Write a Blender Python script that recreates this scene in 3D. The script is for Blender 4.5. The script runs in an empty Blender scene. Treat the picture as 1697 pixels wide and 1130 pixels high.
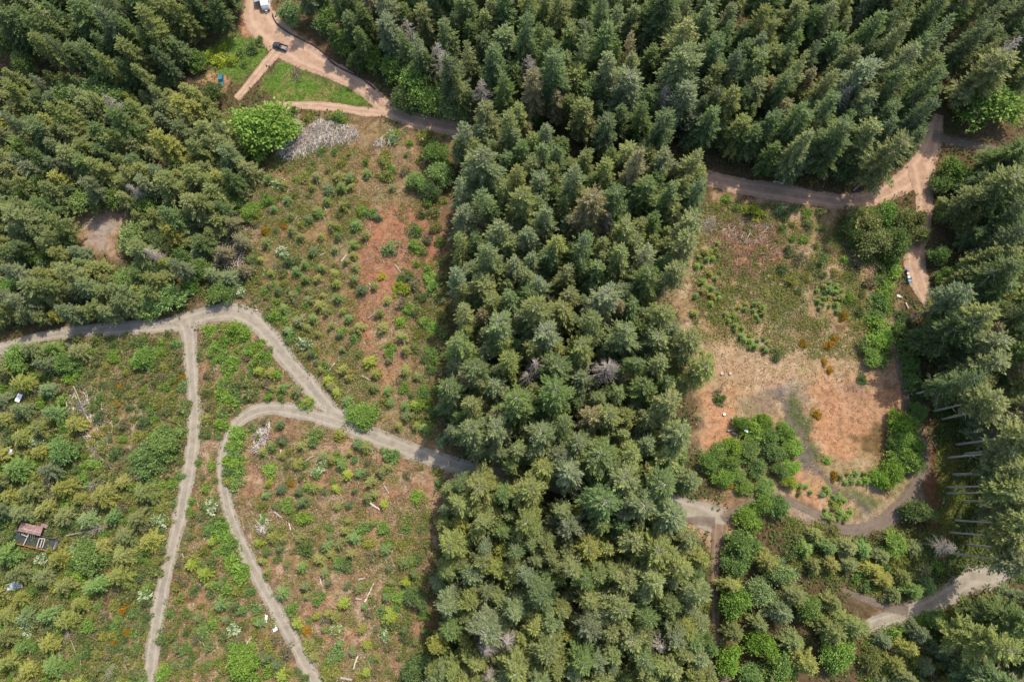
import bpy, math, random
import numpy as np
from mathutils import Vector, Matrix

# ---------------------------------------------------------------- camera, sky, sun, exposure
SC = bpy.context.scene
COL = SC.collection
W0, H0 = 1697.0, 1130.0                 # the photograph's pixels, used as survey coordinates
FPX = W0 * 24.0 / 36.0                  # 24 mm equivalent lens
CAM_H = 220.0
NADIR = (876.0, 828.0)                  # where vertical lines meet

_d = Vector(((NADIR[0] - W0 / 2) / FPX, -(NADIR[1] - H0 / 2) / FPX, -1.0)).normalized()
_zw = -_d
_yw = (Vector((0, 1, 0)) - _zw * _zw.y).normalized()
_xw = _yw.cross(_zw)
ROT = Matrix((_xw, _yw, _zw))           # camera space -> world
RN = np.array(ROT)

cam_data = bpy.data.cameras.new("camera")
cam_data.sensor_fit = 'HORIZONTAL'
cam_data.sensor_width = 36.0
cam_data.lens = 24.0
cam_data.clip_start = 1.0
cam_data.clip_end = 6000.0
cam = bpy.data.objects.new("camera", cam_data)
cam.matrix_world = Matrix.Translation((0, 0, CAM_H)) @ ROT.to_4x4()
COL.objects.link(cam)
SC.camera = cam

SUN_EL = math.radians(57.0)
SUN_AZ = math.atan2(0.56, 0.83)         # from +Y towards +X
world = bpy.data.worlds.new("World")
SC.world = world
world.use_nodes = True
wn = world.node_tree.nodes
wl = world.node_tree.links
wn.clear()
w_out = wn.new("ShaderNodeOutputWorld")
w_bg = wn.new("ShaderNodeBackground")
w_sky = wn.new("ShaderNodeTexSky")
w_sky.sky_type = 'NISHITA'
w_sky.sun_disc = False
w_sky.sun_elevation = SUN_EL
w_sky.sun_rotation = SUN_AZ
w_sky.altitude = 200.0
w_sky.dust_density = 2.0
w_bg.inputs[1].default_value = 0.15
wl.new(w_sky.outputs[0], w_bg.inputs[0])
wl.new(w_bg.outputs[0], w_out.inputs[0])

sun_data = bpy.data.lights.new("sun", 'SUN')
sun_data.energy = 2.6
sun_data.angle = math.radians(0.5)
sun_data.color = (1.0, 0.95, 0.87)
sun = bpy.data.objects.new("sun", sun_data)
_sv = Vector((math.sin(SUN_AZ) * math.cos(SUN_EL), math.cos(SUN_AZ) * math.cos(SUN_EL), math.sin(SUN_EL)))
sun.rotation_euler = _sv.to_track_quat('Z', 'Y').to_euler()
sun.location = (60, 90, 300)
COL.objects.link(sun)

SC.view_settings.view_transform = 'Standard'
SC.view_settings.look = 'None'
SC.view_settings.exposure = 0.86
SC.view_settings.gamma = 1.0
SC.cycles.max_bounces = 6
SC.cycles.diffuse_bounces = 3
SC.cycles.transmission_bounces = 3
SC.cycles.use_denoising = True

# ---------------------------------------------------------------- survey helpers
rng = np.random.default_rng(11)
random.seed(11)


def p2w(u, v, z=0.0):
    """photo pixel -> point of the horizontal plane at height z"""
    c = np.array([(u - W0 / 2) / FPX, -(v - H0 / 2) / FPX, -1.0])
    d = RN @ c
    t = (z - CAM_H) / d[2]
    return float(d[0] * t), float(d[1] * t)


def w2p(x, y, z=0.0):
    """world arrays -> photo pixels"""
    P = np.stack([np.asarray(x, float), np.asarray(y, float), np.asarray(z, float) - CAM_H + 0 * np.asarray(x, float)], -1)
    c = P @ RN
    return c[..., 0] / -c[..., 2] * FPX + W0 / 2, H0 / 2 - c[..., 1] / -c[..., 2] * FPX


def inside(poly, u, v):
    u = np.asarray(u, float); v = np.asarray(v, float)
    r = np.zeros(u.shape, bool)
    n = len(poly)
    for i in range(n):
        x1, y1 = poly[i]; x2, y2 = poly[(i + 1) % n]
        if y1 == y2:
            continue
        c = ((y1 > v) != (y2 > v)) & (u < (x2 - x1) * (v - y1) / (y2 - y1) + x1)
        r ^= c
    return r


def dist_line(pts, u, v, closed=False):
    u = np.asarray(u, float); v = np.asarray(v, float)
    best = np.full(u.shape, 1e9)
    n = len(pts)
    for i in range(n if closed else n - 1):
        ax, ay = pts[i][:2]; bx, by = pts[(i + 1) % n][:2]
        dx, dy = bx - ax, by - ay
        L = dx * dx + dy * dy + 1e-9
        t = np.clip(((u - ax) * dx + (v - ay) * dy) / L, 0, 1)
        best = np.minimum(best, np.hypot(u - ax - t * dx, v - ay - t * dy))
    return best


def soft(poly, u, v, feather):
    s = dist_line(poly, u, v, True)
    s = np.where(inside(poly, u, v), s, -s)
    t = np.clip(s / feather * 0.5 + 0.5, 0, 1)
    return t * t * (3 - 2 * t)


_perm = np.random.default_rng(5).random((64, 64))


def vnoise(x, y):
    x = np.asarray(x, float); y = np.asarray(y, float)
    xi = np.floor(x).astype(int); yi = np.floor(y).astype(int)
    fx = x - xi; fy = y - yi
    fx = fx * fx * (3 - 2 * fx); fy = fy * fy * (3 - 2 * fy)
    a = _perm[xi % 64, yi % 64]; b = _perm[(xi + 1) % 64, yi % 64]
    c = _perm[xi % 64, (yi + 1) % 64]; d = _perm[(xi + 1) % 64, (yi + 1) % 64]
    return (a * (1 - fx) + b * fx) * (1 - fy) + (c * (1 - fx) + d * fx) * fy


def fbm(x, y, o=4):
    s = 0; a = 0.5; t = 0
    for i in range(o):
        s = s + a * vnoise(x * 2 ** i + 13.7 * i, y * 2 ** i + 7.1 * i); t += a; a *= 0.5
    return s / t


def ground_z(x, y):
    return 0.55 * (fbm(np.asarray(x) / 38.0 + 20, np.asarray(y) / 38.0 + 20, 2) - 0.5)


def lin(c):
    c = np.asarray(c, float) / 255.0
    return np.where(c <= 0.04045, c / 12.92, ((c + 0.055) / 1.055) ** 2.4)


# ---------------------------------------------------------------- mesh helpers
def make_mesh(name, V, F, mats, cols=None, tint=None, mat_idx=None, smooth=False):
    """V (n,3); F (m,4) or (m,3) index array, or a list of faces"""
    me = bpy.data.meshes.new(name)
    V = np.asarray(V, np.float32)
    if isinstance(F, np.ndarray):
        k = F.shape[1]
        starts = np.arange(len(F), dtype=np.int32) * k
        idx = F.astype(np.int32).ravel()
    else:
        starts = np.cumsum([0] + [len(f) for f in F[:-1]]).astype(np.int32)
        idx = np.array([i for f in F for i in f], np.int32)
    me.vertices.add(len(V)); me.loops.add(len(idx)); me.polygons.add(len(starts))
    me.vertices.foreach_set("co", V.ravel())
    me.loops.foreach_set("vertex_index", idx)
    me.polygons.foreach_set("loop_start", starts)
    if mat_idx is not None:
        me.polygons.foreach_set("material_index", np.asarray(mat_idx, np.int32))
    me.polygons.foreach_set("use_smooth", np.full(len(starts), smooth))
    me.update(calc_edges=True)
    me.validate()
    for m in (mats if isinstance(mats, (list, tuple)) else [mats]):
        me.materials.append(m)
    if cols is not None:
        a = me.color_attributes.new("col", 'FLOAT_COLOR', 'POINT')
        c = np.ones((len(V), 4), np.float32); c[:, :3] = cols
        a.data.foreach_set("color", c.ravel())
    if tint is not None:
        a = me.attributes.new("tint", 'FLOAT', 'POINT')
        a.data.foreach_set("value", np.asarray(tint, np.float32))
    return me


class Geo:
    def __init__(s):
        s.v = []; s.f = []; s.m = []; s.n = 0

    def add(s, V, F, mi=0):
        s.v += [tuple(p) for p in V]
        s.f += [[i + s.n for i in f] for f in F]
        s.m += [mi] * len(F)
        s.n += len(V)

    def box(s, c, d, rz=0.0, mi=0, taper=1.0, bev=0.0):
        x, y, z = d[0] / 2, d[1] / 2, d[2] / 2
        b = min(bev, x * .9, y * .9)
        ring = [(-x + b, -y), (x - b, -y), (x, -y + b), (x, y - b), (x - b, y), (-x + b, y), (-x, y - b), (-x, -y + b)] if b > 0 else [(-x, -y), (x, -y), (x, y), (-x, y)]
        ca, sa = math.cos(rz), math.sin(rz)
        V = []
        for zz, t in ((-z, 1.0), (z, taper)):
            for px, py in ring:
                px *= t; py *= t
                V.append((c[0] + px * ca - py * sa, c[1] + px * sa + py * ca, c[2] + zz))
        n = len(ring)
        F = [list(range(n))[::-1], [n + i for i in range(n)]] + [[i, (i + 1) % n, n + (i + 1) % n, n + i] for i in range(n)]
        s.add(V, F, mi)

    def tube(s, pts, rad, k=6, mi=0, cap=True):
        """pts list of 3d, rad list or number"""
        P = [Vector(p) for p in pts]
        if not hasattr(rad, "__len__"):
            rad = [rad] * len(P)
        V = []; F = []
        for i, p in enumerate(P):
            t = (P[min(i + 1, len(P) - 1)] - P[max(i - 1, 0)]).normalized()
            a = t.orthogonal().normalized() if abs(t.z) > 0.9 else t.cross(Vector((0, 0, 1))).normalized()
            b = t.cross(a)
            for j in range(k):
                q = 2 * math.pi * j / k
                V.append(p + (a * math.cos(q) + b * math.sin(q)) * rad[i])
        for i in range(len(P) - 1):
            for j in range(k):
                F.append([i * k + j, i * k + (j + 1) % k, (i + 1) * k + (j + 1) % k, (i + 1) * k + j])
        if cap:
            F.append(list(range(k))[::-1]); F.append([(len(P) - 1) * k + j for j in range(k)])
        s.add(V, F, mi)

    def loft(s, rings, mi=0, caps=True):
        n = len(rings[0]); V = [p for r in rings for p in r]
        F = [[i * n + j, i * n + (j + 1) % n, (i + 1) * n + (j + 1) % n, (i + 1) * n + j] for i in range(len(rings) - 1) for j in range(n)]
        if caps:
            F += [list(range(n))[::-1], [(len(rings) - 1) * n + j for j in range(n)]]
        s.add(V, F, mi)

    def mesh(s, name, mats, smooth=False):
        return make_mesh(name, s.v, s.f, mats, mat_idx=s.m, smooth=smooth)


def link(name, me, parent=None, loc=None, rz=0.0, sc=None):
    o = bpy.data.objects.new(name, me)
    COL.objects.link(o)
    if parent is not None:
        o.parent = parent
    if loc is not None:
        o.location = loc
    if rz:
        o.rotation_euler.z = rz
    if sc is not None:
        o.scale = sc if hasattr(sc, "__len__") else (sc, sc, sc)
    return o


def tag(o, label=None, cat=None, group=None, kind=None):
    if label: o["label"] = label
    if cat: o["category"] = cat
    if group: o["group"] = group
    if kind: o["kind"] = kind
    return o


# ---------------------------------------------------------------- materials
def new_mat(name):
    m = bpy.data.materials.new(name); m.use_nodes = True
    nt = m.node_tree
    nt.nodes.clear()
    out = nt.nodes.new("ShaderNodeOutputMaterial")
    return m, nt, out


def N(nt, t, **kw):
    n = nt.nodes.new(t)
    for k, v in kw.items():
        setattr(n, k, v)
    return n


def mixc(nt, a, b, fac, mode='MIX'):
    n = N(nt, "ShaderNodeMix", data_type='RGBA', blend_type=mode)
    for sock, val in ((n.inputs[0], fac), (n.inputs[6], a), (n.inputs[7], b)):
        if hasattr(val, "is_linked"):
            nt.links.new(val, sock)
        elif hasattr(val, "__len__"):
            sock.default_value = (*val[:3], 1)
        else:
            sock.default_value = val
    return n.outputs[2]


def noise(nt, scale, detail=4, rough=0.6, coord=None):
    n = N(nt, "ShaderNodeTexNoise")
    n.inputs["Scale"].default_value = scale
    n.inputs["Detail"].default_value = detail
    n.inputs["Roughness"].default_value = rough
    if coord is not None:
        nt.links.new(coord, n.inputs["Vector"])
    return n.outputs[0]


def ramp(nt, fac, lo, hi, a=0.0, b=1.0):
    n = N(nt, "ShaderNodeMapRange")
    n.inputs[1].default_value = lo; n.inputs[2].default_value = hi
    n.inputs[3].default_value = a; n.inputs[4].default_value = b
    nt.links.new(fac, n.inputs[0])
    return n.outputs[0]


def diffuse(nt, col, rough=0.9, spec=0.15, bump=None, bump_s=0.5, bump_d=0.1, metal=0.0):
    p = N(nt, "ShaderNodeBsdfPrincipled")
    if hasattr(col, "is_linked"):
        nt.links.new(col, p.inputs["Base Color"])
    else:
        p.inputs["Base Color"].default_value = (*col[:3], 1)
    p.inputs["Roughness"].default_value = rough
    p.inputs["Specular IOR Level"].default_value = spec
    p.inputs["Metallic"].default_value = metal
    if bump is not None:
        b = N(nt, "ShaderNodeBump")
        b.inputs["Strength"].default_value = bump_s
        b.inputs["Distance"].default_value = bump_d
        nt.links.new(bump, b.inputs["Height"])
        nt.links.new(b.outputs[0], p.inputs["Normal"])
    return p.outputs[0]


def leaf_mat(name, source):
    """foliage: colour from the object's colour (or its 'col' attribute), varied leaf by leaf with 'tint'"""
    m, nt, out = new_mat(name)
    if source == 'object':
        base = N(nt, "ShaderNodeObjectInfo").outputs["Color"]
        a = N(nt, "ShaderNodeAttribute", attribute_name="tint")
        t = a.outputs["Fac"]
        c1 = mixc(nt, base, (0.42, 0.50, 0.45), ramp(nt, t, 0.0, 0.5, 0.85, 0.0), 'MULTIPLY')
        c2 = mixc(nt, c1, (1.55, 1.50, 1.35), ramp(nt, t, 0.5, 1.0, 0.0, 0.9), 'MULTIPLY')
    else:
        c2 = N(nt, "ShaderNodeAttribute", attribute_name="col").outputs["Color"]
    d = N(nt, "ShaderNodeBsdfDiffuse"); tr = N(nt, "ShaderNodeBsdfTranslucent")
    nt.links.new(c2, d.inputs[0])
    tc = mixc(nt, c2, (1.0, 1.15, 0.55), 1.0, 'MULTIPLY')
    nt.links.new(tc, tr.inputs[0])
    mx = N(nt, "ShaderNodeMixShader"); mx.inputs[0].default_value = 0.28
    nt.links.new(d.outputs[0], mx.inputs[1]); nt.links.new(tr.outputs[0], mx.inputs[2])
    nt.links.new(mx.outputs[0], out.inputs[0])
    return m


def plain(name, col, rough=0.7, spec=0.3, var=0.12, scale=3.0, metal=0.0):
    m, nt, out = new_mat(name)
    tc = N(nt, "ShaderNodeTexCoord").outputs["Object"]
    n = noise(nt, scale, 5, 0.65, tc)
    c = mixc(nt, [x * (1 - var) for x in col], [min(1, x * (1 + var)) for x in col], ramp(nt, n, 0.3, 0.7))
    nt.links.new(diffuse(nt, c, rough, spec, n, 0.2, 0.02, metal), out.inputs[0])
    return m


LEAF = leaf_mat("leaves", 'object')
COVER = leaf_mat("low_plants", 'col')
BARK = plain("bark", lin((172, 160, 144)), 0.95, 0.1, 0.3, 1.5)
GREYWOOD = plain("weathered_wood", lin((160, 148, 132)), 0.9, 0.1, 0.2, 1.2)
PALEWOOD = plain("pale_wood", lin((198, 182, 164)), 0.85, 0.1, 0.12, 1.2)
BLOSSOM = plain("white_blossom", lin((196, 200, 160)), 0.8, 0.1, 0.1)

# ---------------------------------------------------------------- surveyed outlines (photo pixels)
ROADS = [
    # name, pixel centre line with widths, material key
    ("gravel_road", "grey", [(-60, 596, 20), (0, 580, 20), (60, 560, 17), (130, 549, 17), (200, 544, 20), (270, 540, 22), (310, 531, 24), (345, 521, 24), (385, 517, 27), (420, 531, 27), (447, 558, 27), (480, 601, 27), (515, 641, 27), (547, 679, 27), (572, 700, 30), (602, 716, 27), (650, 735, 25), (700, 754, 25), (760, 772, 24), (805, 782, 22), (860, 794, 22), (950, 806, 22), (1050, 818, 22), (1120, 836, 26), (1165, 853, 38), (1202, 868, 44)]),
    ("gravel_track", "grey", [(306, 533, 24), (313, 556, 22), (316, 600, 20), (320, 650, 20), (322, 700, 20), (318, 750, 21), (309, 800, 22), (300, 850, 22), (285, 910, 22), (272, 960, 22), (261, 1020, 22), (252, 1080, 22), (245, 1130, 22), (238, 1180, 22)]),
    ("loop_track", "grey", [(572, 706, 22), (545, 696, 20), (510, 686, 21), (475, 678, 21), (440, 677, 21), (411, 687, 20), (388, 707, 18), (376, 735, 17), (369, 765, 16), (370, 800, 16), (377, 838, 18), (390, 878, 19), (411, 925, 20), (437, 975, 21), (466, 1026, 21), (497, 1082, 21), (520, 1124, 21), (545, 1170, 21)]),
    ("dirt_road", "tan", [(428, -40, 36), (428, 0, 36), (430, 30, 46), (455, 58, 46), (495, 88, 44), (532, 108, 32), (564, 124, 27), (608, 150, 24), (642, 180, 26), (690, 201, 25), (748, 212, 22), (800, 222, 20), (850, 232, 14)]),
    ("dirt_road", "tan", [(1120, 284, 14), (1150, 290, 20), (1180, 297, 25), (1230, 309, 27), (1290, 318, 28), (1350, 329, 25), (1400, 335, 25), (1450, 326, 26), (1492, 306, 32), (1522, 280, 36), (1540, 250, 30), (1549, 216, 24), (1556, 190, 14)]),
    ("grass_track", "tan", [(632, 188, 14), (600, 185, 14), (555, 178, 14), (510, 175, 13), (470, 175, 12), (440, 172, 10)]),
    ("field_track", "tan", [(462, 82, 18), (446, 100, 16), (428, 122, 15), (408, 146, 14), (392, 164, 12)]),
    ("forest_track", "tan", [(1525, 270, 40), (1530, 300, 36), (1532, 340, 24), (1528, 380, 24), (1520, 405, 27), (1515, 430, 32), (1519, 455, 31), (1528, 480, 24), (1540, 505, 20), (1548, 535, 14)]),
    ("side_track", "faint", [(1545, 225, 22), (1580, 235, 22), (1625, 245, 20), (1680, 255, 18)]),
    ("clearing_track", "faint", [(1480, 560, 9), (1490, 600, 13), (1500, 650, 15), (1512, 690, 14), (1532, 735, 16), (1531, 775, 17), (1512, 815, 22), (1485, 850, 28), (1445, 876, 26), (1400, 878, 20), (1350, 850, 15), (1300, 828, 14), (1262, 826, 14), (1228, 840, 16), (1198, 862, 20)]),
    ("narrow_track", "brown", [(1192, 868, 22), (1190, 900, 17), (1186, 940, 13), (1185, 990, 12), (1188, 1040, 13), (1196, 1085, 14), (1202, 1130, 14), (1206, 1170, 14)]),
    ("spur_track", "faint", [(1185, 866, 18), (1150, 862, 13), (1128, 866, 10)]),
    ("bend_road", "grey", [(1690, 930, 20), (1640, 955, 34), (1608, 956, 38), (1575, 982, 27), (1535, 1005, 26), (1492, 1020, 25), (1450, 1034, 22), (1410, 1046, 14)]),
    ("overgrown_track", "faint", [(1505, 1012, 18), (1470, 1003, 18), (1430, 991, 15), (1402, 979, 12)]),
]

C1 = [(455, 200), (590, 192), (690, 215), (745, 228), (735, 270), (740, 340), (735, 400), (725, 480), (735, 560), (720, 640), (722, 700), (760, 762), (700, 745), (610, 712), (560, 680), (500, 612), (455, 555), (425, 520), (425, 460), (415, 400), (400, 330), (440, 290), (460, 260)]
C2 = [(395, 720), (440, 690), (500, 692), (560, 705), (660, 745), (760, 780), (730, 810), (715, 850), (722, 900), (710, 960), (715, 1000), (700, 1060), (690, 1140), (540, 1140), (470, 1020), (420, 930), (392, 860), (378, 800), (380, 750)]
C3 = [(328, 560), (350, 530), (400, 530), (430, 560), (470, 610), (540, 684), (500, 676), (430, 664), (385, 690), (362, 740), (362, 800), (372, 850), (410, 945), (460, 1040), (515, 1140), (255, 1140), (275, 1000), (312, 850), (330, 740), (330, 640)]
C4 = [(0, 600), (60, 572), (140, 560), (290, 552), (305, 600), (310, 700), (298, 800), (270, 920), (250, 1020), (232, 1140), (0, 1140)]
C5 = [(1180, 325), (1280, 330), (1390, 350), (1420, 400), (1480, 450), (1485, 560), (1500, 640), (1525, 700), (1530, 770), (1500, 850), (1450, 885), (1390, 885), (1300, 850), (1215, 850), (1160, 760), (1150, 650), (1130, 560), (1110, 500), (1130, 420), (1150, 370)]
LAWN = [(462, 106), (490, 100), (530, 125), (560, 138), (600, 155), (622, 172), (600, 177), (540, 170), (470, 165), (432, 158), (440, 130)]
WEEDS = [(345, 85), (375, 68), (420, 62), (442, 75), (438, 92), (418, 118), (402, 140), (380, 130), (350, 118)]
YARD = [(395, 40), (405, 5), (450, 0), (462, 40), (505, 72), (530, 95), (525, 110), (492, 98), (452, 92), (440, 72), (400, 62)]
PATCH = [(112, 362), (150, 346), (207, 350), (220, 372), (196, 390), (194, 412), (206, 435), (185, 428), (150, 412), (118, 385)]

# ---------------------------------------------------------------- ground: one sheet
def axis(a0, a1, step, far):
    core = np.arange(a0, a1 + step * 0.5, step)
    lo, hi = [a0], [a1]
    g = step
    while lo[-1] > -far:
        g *= 1.35; lo.append(lo[-1] - g)
    g = step
    while hi[-1] < far:
        g *= 1.35; hi.append(hi[-1] + g)
    return np.concatenate([np.array(lo[:0:-1]), core, np.array(hi[1:])])


gx = axis(-225, 225, 0.8, 2500)
gy = axis(-75, 225, 0.8, 2500)
GX, GY = np.meshgrid(gx, gy)
GXf, GYf = GX.ravel(), GY.ravel()
GZf = ground_z(GXf, GYf)
GU, GV = w2p(np.clip(GXf, -300, 300), np.clip(GYf, -120, 300))
nz = (fbm(GXf / 5.0, GYf / 5.0, 4) - 0.5)
nz2 = (fbm(GXf / 2.2 + 40, GYf / 2.2 + 9, 3) - 0.5)
jU = GU + nz * 42 + nz2 * 10; jV = GV + (fbm(GXf / 5.0 + 31, GYf / 5.0 + 17, 4) - 0.5) * 42
gcol = np.tile(lin((98, 82, 60)), (len(GXf), 1))


def paint(mask, c):
    global gcol
    m = mask[:, None]
    gcol = gcol * (1 - m) + lin(c) * 0.86 * m


def blot(scale, lo, hi, seed):
    t = np.clip((fbm(GXf / scale + seed, GYf / scale + seed * 2.3, 4) - lo) / (hi - lo), 0, 1)
    return t * t * (3 - 2 * t)


for poly, c, f in ((C1, (158, 121, 94), 14), (C2, (160, 126, 97), 14), (C3, (156, 126, 96), 12), (C4, (140, 122, 92), 18), (C5, (164, 138, 104), 16)):
    m = soft(poly, jU, jV, f)
    paint(m, c)
    paint(m * blot(7, 0.50, 0.66, 3.1) * 0.75, (126, 118, 72))      # mossy green patches
    paint(m * blot(3.2, 0.52, 0.70, 8.3) * 0.8, (182, 158, 128))     # dry straw
    paint(m * blot(2.2, 0.56, 0.70, 17.3) * 0.7, (98, 74, 54))       # dark duff
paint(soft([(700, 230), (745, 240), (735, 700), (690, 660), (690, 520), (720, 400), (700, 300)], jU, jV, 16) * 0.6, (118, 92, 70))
paint(soft([(600, 350), (650, 330), (720, 330), (730, 420), (700, 440), (640, 480), (610, 570), (570, 540), (590, 440)], jU, jV, 18) * 0.75, (166, 116, 90))
paint(soft([(560, 500), (600, 490), (620, 560), (680, 620), (700, 690), (600, 600)], jU, jV, 20) * 0.5, (170, 124, 96))
# the clearing on the far side of the stand
paint(soft([(1165, 355), (1290, 370), (1305, 430), (1240, 465), (1180, 425)], jU, jV, 14) * 0.95, (172, 122, 98))
paint(soft([(1140, 590), (1260, 560), (1400, 560), (1480, 600), (1500, 660), (1480, 760), (1440, 770), (1370, 760), (1330, 700), (1280, 680), (1160, 690)], jU, jV, 20), (186, 148, 116))
paint(soft([(1155, 640), (1215, 640), (1225, 750), (1170, 745)], jU, jV, 12), (186, 142, 108))
paint(soft([(1345, 650), (1490, 620), (1495, 690), (1470, 760), (1385, 755), (1350, 700)], jU, jV, 14), (182, 140, 108))
paint(soft([(1318, 765), (1335, 760), (1400, 830), (1420, 850), (1380, 850), (1320, 810)], jU, jV, 10), (186, 142, 108))
paint(soft([(1220, 660), (1300, 640), (1330, 660), (1290, 690), (1230, 690)], jU, jV, 14) * 0.9, (150, 132, 112))
paint(soft([(1350, 662), (1400, 652), (1470, 644), (1490, 630), (1492, 660), (1400, 668)], jU, jV, 8) * 0.8, (128, 104, 86))
paint(soft([(1425, 715), (1450, 708), (1480, 716), (1482, 745), (1455, 760), (1430, 748)], jU, jV, 9) * 0.85, (148, 122, 84))
paint(soft([(1300, 670), (1345, 680), (1352, 730), (1345, 748), (1318, 720)], jU, jV, 12) * 0.8, (108, 112, 70))
paint(soft([(1395, 820), (1460, 838), (1470, 850), (1440, 862), (1400, 845)], jU, jV, 10) * 0.8, (112, 116, 70))
paint(soft([(1230, 820), (1290, 800), (1330, 850), (1500, 850), (1480, 885), (1390, 890)], jU, jV, 14) * 0.7, (176, 150, 116))
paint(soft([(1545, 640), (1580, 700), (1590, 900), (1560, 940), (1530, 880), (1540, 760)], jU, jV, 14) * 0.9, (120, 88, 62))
paint(soft([(1610, 1090), (1697, 1060), (1697, 1140), (1600, 1140)], jU, jV, 14) * 0.8, (160, 112, 86))
paint(soft([(460, 255), (480, 203), (530, 200), (590, 216), (590, 232), (530, 246), (475, 264)], jU, jV, 10) * .9, (206, 182, 170))
BAREC1 = [(600, 340), (735, 320), (735, 440), (690, 470), (650, 520), (680, 600), (640, 640), (590, 560), (575, 480), (605, 420)]
paint(soft(C1, jU, jV, 14) * (1 - soft(BAREC1, jU, jV, 24)) * .42, (128, 122, 78))
paint(soft([(1105, 832), (1180, 838), (1235, 858), (1218, 895), (1182, 915), (1150, 880), (1100, 892)], jU, jV, 12), (182, 150, 120))
paint(soft(YARD, jU, jV, 9), (186, 136, 102))
paint(soft([(408, 0), (440, 0), (452, 40), (440, 48), (418, 25)], jU, jV, 8) * 0.8, (142, 130, 118))
paint(soft([(335, 128), (352, 112), (378, 120), (378, 150), (350, 158)], jU, jV, 8), (184, 142, 106))
paint(soft(LAWN, jU, jV, 12), (108, 134, 58))
paint(soft(LAWN, jU, jV, 7) * blot(3, 0.46, 0.60, 5.5) * 0.8, (150, 132, 88))
paint(soft(WEEDS, jU, jV, 8), (112, 132, 64))
paint(soft(PATCH, jU, jV, 10), (172, 142, 112))
paint(soft([(140, 375), (170, 362), (200, 375), (180, 395), (182, 420), (150, 405)], jU, jV, 9) * 0.85, (160, 148, 136))
for poly_, c_, f_, a_ in (([(1170, 560), (1300, 550), (1400, 570), (1450, 600), (1400, 625), (1280, 620), (1190, 610)], (172, 150, 116), 16, .8),
                          ([(1285, 640), (1335, 632), (1345, 655), (1300, 668)], (138, 124, 116), 9, .85), ([(1348, 660), (1395, 648), (1475, 640), (1478, 652), (1400, 662), (1352, 672)], (122, 104, 92), 6, .9),
                          ([(1222, 672), (1255, 660), (1275, 690), (1240, 705)], (136, 122, 98), 9, .8), ([(1385, 690), (1410, 700), (1425, 740), (1400, 735)], (150, 118, 90), 8, .6),
                          ([(1420, 712), (1450, 702), (1482, 712), (1490, 742), (1460, 765), (1428, 752)], (132, 108, 74), 8, .9), ([(1370, 760), (1440, 760), (1470, 800), (1430, 825), (1395, 805)], (164, 140, 104), 12, .8),
                          ([(1440, 640), (1500, 610), (1505, 680), (1480, 700)], (150, 112, 86), 10, .6), ([(1225, 815), (1290, 795), (1330, 838), (1260, 835)], (178, 154, 122), 10, .8)):
    paint(soft(poly_, jU, jV, f_) * a_, c_)
paint(soft(C5, jU, jV, 14) * blot(9, .48, .62, 31.0) * .35, (150, 140, 100))
paint(soft(C5, jU, jV, 14) * blot(4, .54, .70, 37.0) * .5, (196, 172, 138))
paint(soft([(1345, 655), (1490, 650), (1500, 690), (1470, 712), (1420, 712), (1422, 755), (1372, 758), (1345, 700)], jU, jV, 10) * .75, (188, 142, 106))
paint(soft([(1160, 650), (1222, 650), (1220, 690), (1200, 750), (1165, 740)], jU, jV, 10) * .7, (190, 146, 112))
paint(soft([(1296, 668), (1322, 660), (1348, 690), (1350, 728), (1370, 768), (1350, 762), (1318, 728), (1300, 698)], jU, jV, 8) * .98, (94, 100, 64))
mossL = [(1290, 655), (1312, 700), (1330, 738), (1350, 772), (1375, 803), (1408, 832), (1440, 850)]
paint(np.clip(1.35 - dist_line(mossL, jU, jV) / 10, 0, 1) * .95, (116, 106, 96))
paint(np.clip(1.3 - dist_line([(1400, 812), (1425, 832), (1455, 842)], jU, jV) / 10, 0, 1) * .9, (106, 114, 72))
paint(soft([(1235, 826), (1300, 812), (1350, 842), (1400, 858), (1450, 862), (1500, 835), (1525, 800), (1515, 850), (1470, 884), (1400, 890), (1340, 862), (1290, 838)], jU, jV, 10) * .9, (160, 140, 120))
paint(soft([(1420, 714), (1450, 704), (1480, 714), (1488, 742), (1460, 762), (1430, 750)], jU, jV, 6) * .95, (120, 98, 68))
paint(soft([(1395, 976), (1440, 988), (1490, 1000), (1580, 960), (1630, 945), (1640, 975), (1560, 1005), (1500, 1030), (1445, 1040), (1480, 1014), (1420, 996)], jU, jV, 9) * .8, (172, 150, 124))
paint(soft([(300, 515), (385, 495), (425, 512), (440, 540), (330, 548), (290, 545)], jU, jV, 10) * .7, (176, 152, 126))
nx_, ny_ = len(gx), len(gy)
ii = np.arange(nx_ * ny_).reshape(ny_, nx_)
GF = np.stack([ii[:-1, :-1].ravel(), ii[:-1, 1:].ravel(), ii[1:, 1:].ravel(), ii[1:, :-1].ravel()], 1)

m_ground, nt, out = new_mat("earth")
geo_ = N(nt, "ShaderNodeNewGeometry").outputs["Position"]
base = N(nt, "ShaderNodeAttribute", attribute_name="col").outputs["Color"]
n1 = noise(nt, 0.55, 6, 0.7, geo_); n2 = noise(nt, 3.2, 6, 0.75, geo_); n3 = noise(nt, 0.09, 3, 0.5, geo_)
c = mixc(nt, base, (0.55, 0.52, 0.48), ramp(nt, n1, 0.56, 0.40, 0.0, 0.75), 'MULTIPLY')
c = mixc(nt, c, (1.35, 1.30, 1.22), ramp(nt, n2, 0.55, 0.72, 0.0, 0.8), 'MULTIPLY')
c = mixc(nt, c, (0.50, 0.48, 0.44), ramp(nt, n2, 0.46, 0.30, 0.0, 0.9), 'MULTIPLY')
c = mixc(nt, c, (1.08, 1.0, 0.92), ramp(nt, n3, 0.4, 0.62), 'MULTIPLY')
hb = N(nt, "ShaderNodeMath", operation='ADD')
nt.links.new(n1, hb.inputs[0]); nt.links.new(n2, hb.inputs[1])
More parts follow.
